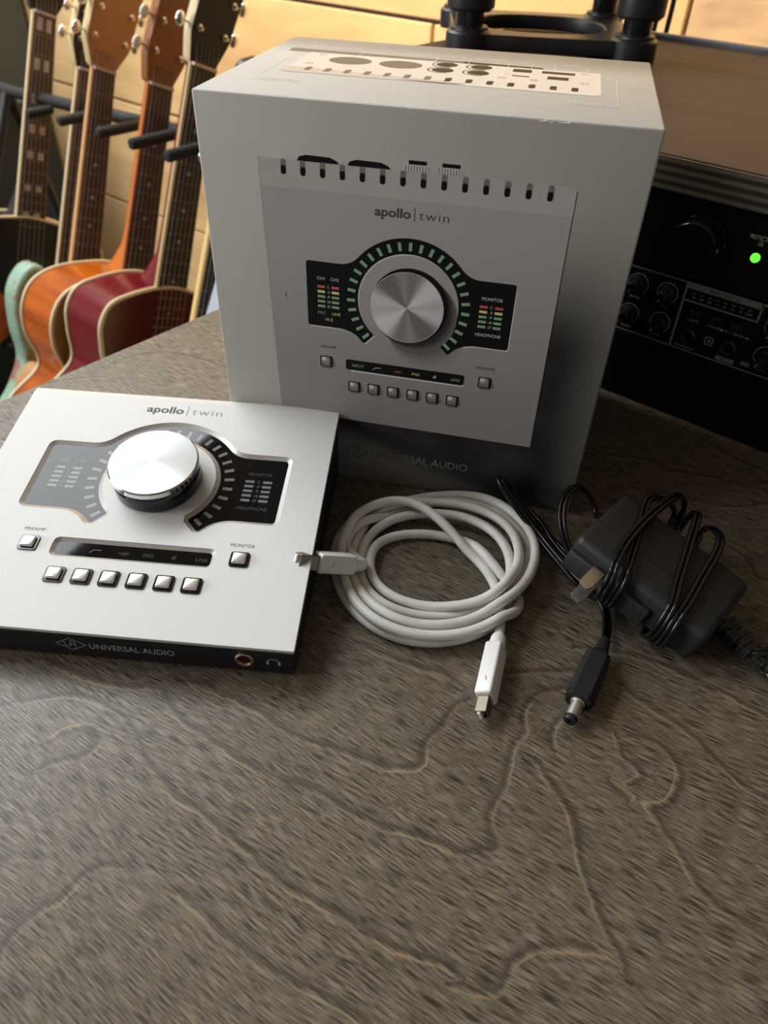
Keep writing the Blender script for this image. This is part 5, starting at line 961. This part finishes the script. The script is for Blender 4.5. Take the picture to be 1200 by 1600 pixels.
    for j in (1, 3, 5, 7, 9, 12, 15, 17):
        if j >= len(fr_) or (j == 1 and inlay != 'block'): continue
        y = (fr_[j] + fr_[j - 1]) / 2; hgt = fr_[j] - fr_[j - 1]; bm = bmesh.new()
        if inlay == 'block':
            for s in (-1, 1): add_box(bm, (s * w(y) * .2, y, .0002), (w(y) * .22, hgt * .62, .0004))
        else: add_lathe(bm, [(.0028, 0), (.0028, .0005)], Matrix.Translation((0, y, 0)), 12)
        obj('inlay', bm, M['pearl'], t)
    bm = bmesh.new()
    for j in range(6):
        x = (j - 2.5) / 5; add_tube(bm, [(x * wN * .8 * (1.2 if abs(j - 2.5) > 2 else 1), -.035, .0005), (x * wN * .84, 0, .0042), (x * .052, sc, .0070)], .0005, 5)
    obj('strings', bm, M['string'], t)
    body(t)
    return t
def body_black(t):
    b = slab(acoustic_loop(.318, .150, .125, .19, .66), -.050, .0005, M['black_l'], M['black_l'], bind=.006, bindm=M['cream'], parent=t)
    bm = bmesh.new(); add_box(bm, (0, .55, .006), (.07, .010, .011), .002, seg=1); obj('bridge', bm, M['ebony'], t)
    bm = bmesh.new(); add_lathe(bm, [(.055, .0006), (.055, .0014)], Matrix.Translation((.075, .50, 0)), 40); obj('top_burst', bm, M['orange'], t)
def body_mint(t):
    slab([(x - .019, y + .016) for x, y in electric_loop(.298, .655)], -.042, -.004, M['mint'], M['mint'], parent=t, round_=.008)
    bm = bmesh.new(); add_box(bm, (0, .55, .003), (.07, .014, .012), .002, seg=1); obj('bridge', bm, M['chrome'], t)
    bm = bmesh.new(); add_lathe(bm, [(.004, 0), (.0025, .006), (.0055, .010), (.0055, .013)], Matrix.Translation((.056, .316, -.022)) @ Matrix.Rotation(R(90), 4, 'X'), 16); obj('strap_button', bm, M['chrome'], t, smooth=40)
def body_hidden(t):
    slab([(x * .7, y) for x, y in electric_loop(.45, .67)], -.042, -.004, M['tan_head'], M['tan_head'], parent=t, round_=.008)
    bm = bmesh.new(); add_box(bm, (0, .58, .003), (.07, .014, .012), .002, seg=1); obj('bridge', bm, M['chrome'], t)
def body_orange(t):
    slab(acoustic_loop(.256, .127, .095, .158, .655), -.080, .0005, M['amber_top'], M['orange'], bind=.0062, bindm=M['cream'], parent=t)
    bm = bmesh.new(); add_box(bm, (0, .545, .004), (.13, .024, .008), .003, seg=2); obj('bridge', bm, M['rosewood'], t)
    bm = bmesh.new(); add_lathe(bm, [(.044, .0007), (.044, .0012)], Matrix.Translation((0, .40, 0)), 48); obj('soundhole', bm, M['black_l'], t)
def body_red(t):
    slab(acoustic_loop(.277, .1045, .090, .14, .60), -.082, .0005, M['cherry_dark'], M['cherry'], bind=.0062, bindm=M['cream'], parent=t)
    bm = bmesh.new(); add_box(bm, (0, .53, .006), (.08, .012, .012), .003, seg=2); obj('bridge', bm, M['ebony'], t)
G = [
 ('black bound-body guitar with big block inlays, farthest left whose fretboard shows', -1.06, (.5435, .06), body_black, .318, .345, 'rosewood', 'cream', 'ebony', 'ebony', dict(inlay='block', neck='ebony')),
 ('weathered mint green electric guitar with black headstock, between the black and orange bodies', -.92, (.517, .002), body_mint, .37, .40, 'rosewood', 'cream', 'ebony', 'cream_dull', dict(neck='ebony')),
 ('guitar with tan wooden headstock and chrome tuners, body hidden by the orange guitar', -.80, (.468, .025), body_hidden, .50, .44, 'rosewood', 'tan_neck', 'tan_head', 'cream_dull', dict(wN=.034, neck='tan_neck')),
 ('orange acoustic guitar with cream binding and brown headstock with ivory tuner buttons', -.68, (.4735, .022), body_orange, .258, .375, 'rosewood', 'orange_neck', 'brown_head', 'brown_head', dict(tuner='ivory', neck='orange_neck', head_w=.030)),
 ('cherry red guitar with cream binding and black headstock, next to the retail box', -.58, (.470, .058), body_red, .28, .40, 'ebony', 'cream_dull', 'ebony', 'cream', dict(neck='cherry', head_w=.030)),
]
for lab, c, nut, bf, jn, fe, fb, sd, hd, hs, kw in G: guitar(lab, c, nut, bf, jn, fe, fb, sd, hd, hs, **kw)
guitar('guitar with yellow-bound dark neck, mostly hidden behind the left edge of the retail box', -.47, (.398, -.060), body_hidden, .40, .34, 'ebony', 'maple', 'ebony', 'ebony', neck='maple')
# pale ribbed case leaning beside the last guitar
rc_m = FR @ Matrix.Translation((-.40, .352, -.055)) @ Matrix.Rotation(R(-29.5), 4, 'X')
bm = bmesh.new()
add_box(bm, (0, .045, -.335), (.024, .09, .67), .004)
for k in range(11): add_box(bm, (.0125, .006 + .0078 * k, -.335), (.003, .0050, .66), .001, seg=1)
tag(obj('ribbed_case', bm, mat('pale_blue_grey_ribbing', (.34, .38, .43), .55), mw=rc_m), 'pale blue-grey ribbed case leaning behind the left edge of the retail box', 'case')
# floor rack holding the guitars
rk_ = thing('guitar_rack', 'black tubular guitar rack with foam-padded arms between the guitar necks', 'guitar stand', FR @ Matrix.Translation((-.8, .49, FLOOR)))
RI = Matrix.Translation((.8, -.49, -FLOOR))
bm = bmesh.new(); add_tube(bm, [RI @ Vector((-1.18, .500, -.060)), RI @ Vector((-.23, .500, -.020))], .0095, 14); obj('crossbar', bm, M['black'], rk_, smooth=40)
for x, zt in ((-1.165, -.059), (-.245, -.021)):
    for y in (.40 - .22, .60):
        bm = bmesh.new(); add_tube(bm, [RI @ Vector((x, .500, zt)), RI @ Vector((x, y, FLOOR + .012))], .009, 12); obj('leg', bm, M['black'], rk_, smooth=40)
bm = bmesh.new(); add_tube(bm, [RI @ Vector((-1.165, .1840, -.666)), RI @ Vector((-.245, .1840, -.666))], .012, 12); obj('foot_bar', bm, M['black_matte'], rk_, smooth=40)
for c_, (ne, nz), L_ in ((-1.085, (.5435, .06), .66), (-.943, (.517, .002), .671), (-.823, (.468, .025), .67), (-.72, (.4735, .022), .655), (-.621, (.47, .058), .60), (-.493, (.398, -.06), .67)):
    e_, z_ = ne - .363 * L_, nz - .932 * L_ - .022; z_ = max(z_, FLOOR + .02)
    bm = bmesh.new(); add_box(bm, (c_, e_, (z_ + FLOOR) / 2), (.05, .07, z_ - FLOOR), .003, RI); obj('foot_pad', bm, M['black_matte'], rk_)
ARMS = [(-1.015, 0.4472, -0.0631), (-0.865, 0.4156, -0.0436), (-0.745, 0.4019, -0.0362), (-0.63, 0.3767, -0.0239), (-0.53, 0.3575, -0.0151)]
for x, y0, z in ARMS:
    bm = bmesh.new(); add_lathe(bm, [(.004, 0), (.0062, .001), (.0072, .004), (.0072, .50 - y0 - .012), (.006, .50 - y0 - .008)], RI @ Matrix.Translation((x, y0, z)) @ Matrix.Rotation(R(-90), 4, 'X'), 18); obj('padded_arm', bm, M['black_matte'], rk_, smooth=40)
tc = thing('tall_cabinet', 'tall dull grey cabinet at the far left behind the guitars', 'cabinet', FR @ Matrix.Translation((-2.25, .70, FLOOR)))
bm = bmesh.new(); add_box(bm, (.06, .10, .52), (.98, .11, 1.04), .004, seg=1); obj('cabinet_body', bm, mat('olive_grey_panel', (.085, .082, .068), .8), tc)
bm = bmesh.new(); add_box(bm, (.06, .042, .52), (.90, .008, .98), .002, seg=1); obj('door', bm, bpy.data.materials['olive_grey_panel'], tc)
# dark equipment case far left behind the rack
cs = thing('equipment_case', 'dark slate-grey equipment case against the wooden wall behind the guitars', 'case', FR @ Matrix.Translation((-1.75, .60, FLOOR)))
bm = bmesh.new(); add_box(bm, (-.05, 0, .265), (.70, .24, .53), .008, seg=2); obj('case_body', bm, M['dark_wall'], cs)
bm = bmesh.new(); add_box(bm, (-.05, 0, .532), (.72, .25, .012), .003, seg=1); obj('case_lid', bm, M['dark_wall'], cs)
for x in (-.36, .22):
    bm = bmesh.new(); add_box(bm, (x, -.123, .30), (.05, .006, .06), .002, seg=1); obj('latch', bm, M['black'], cs)
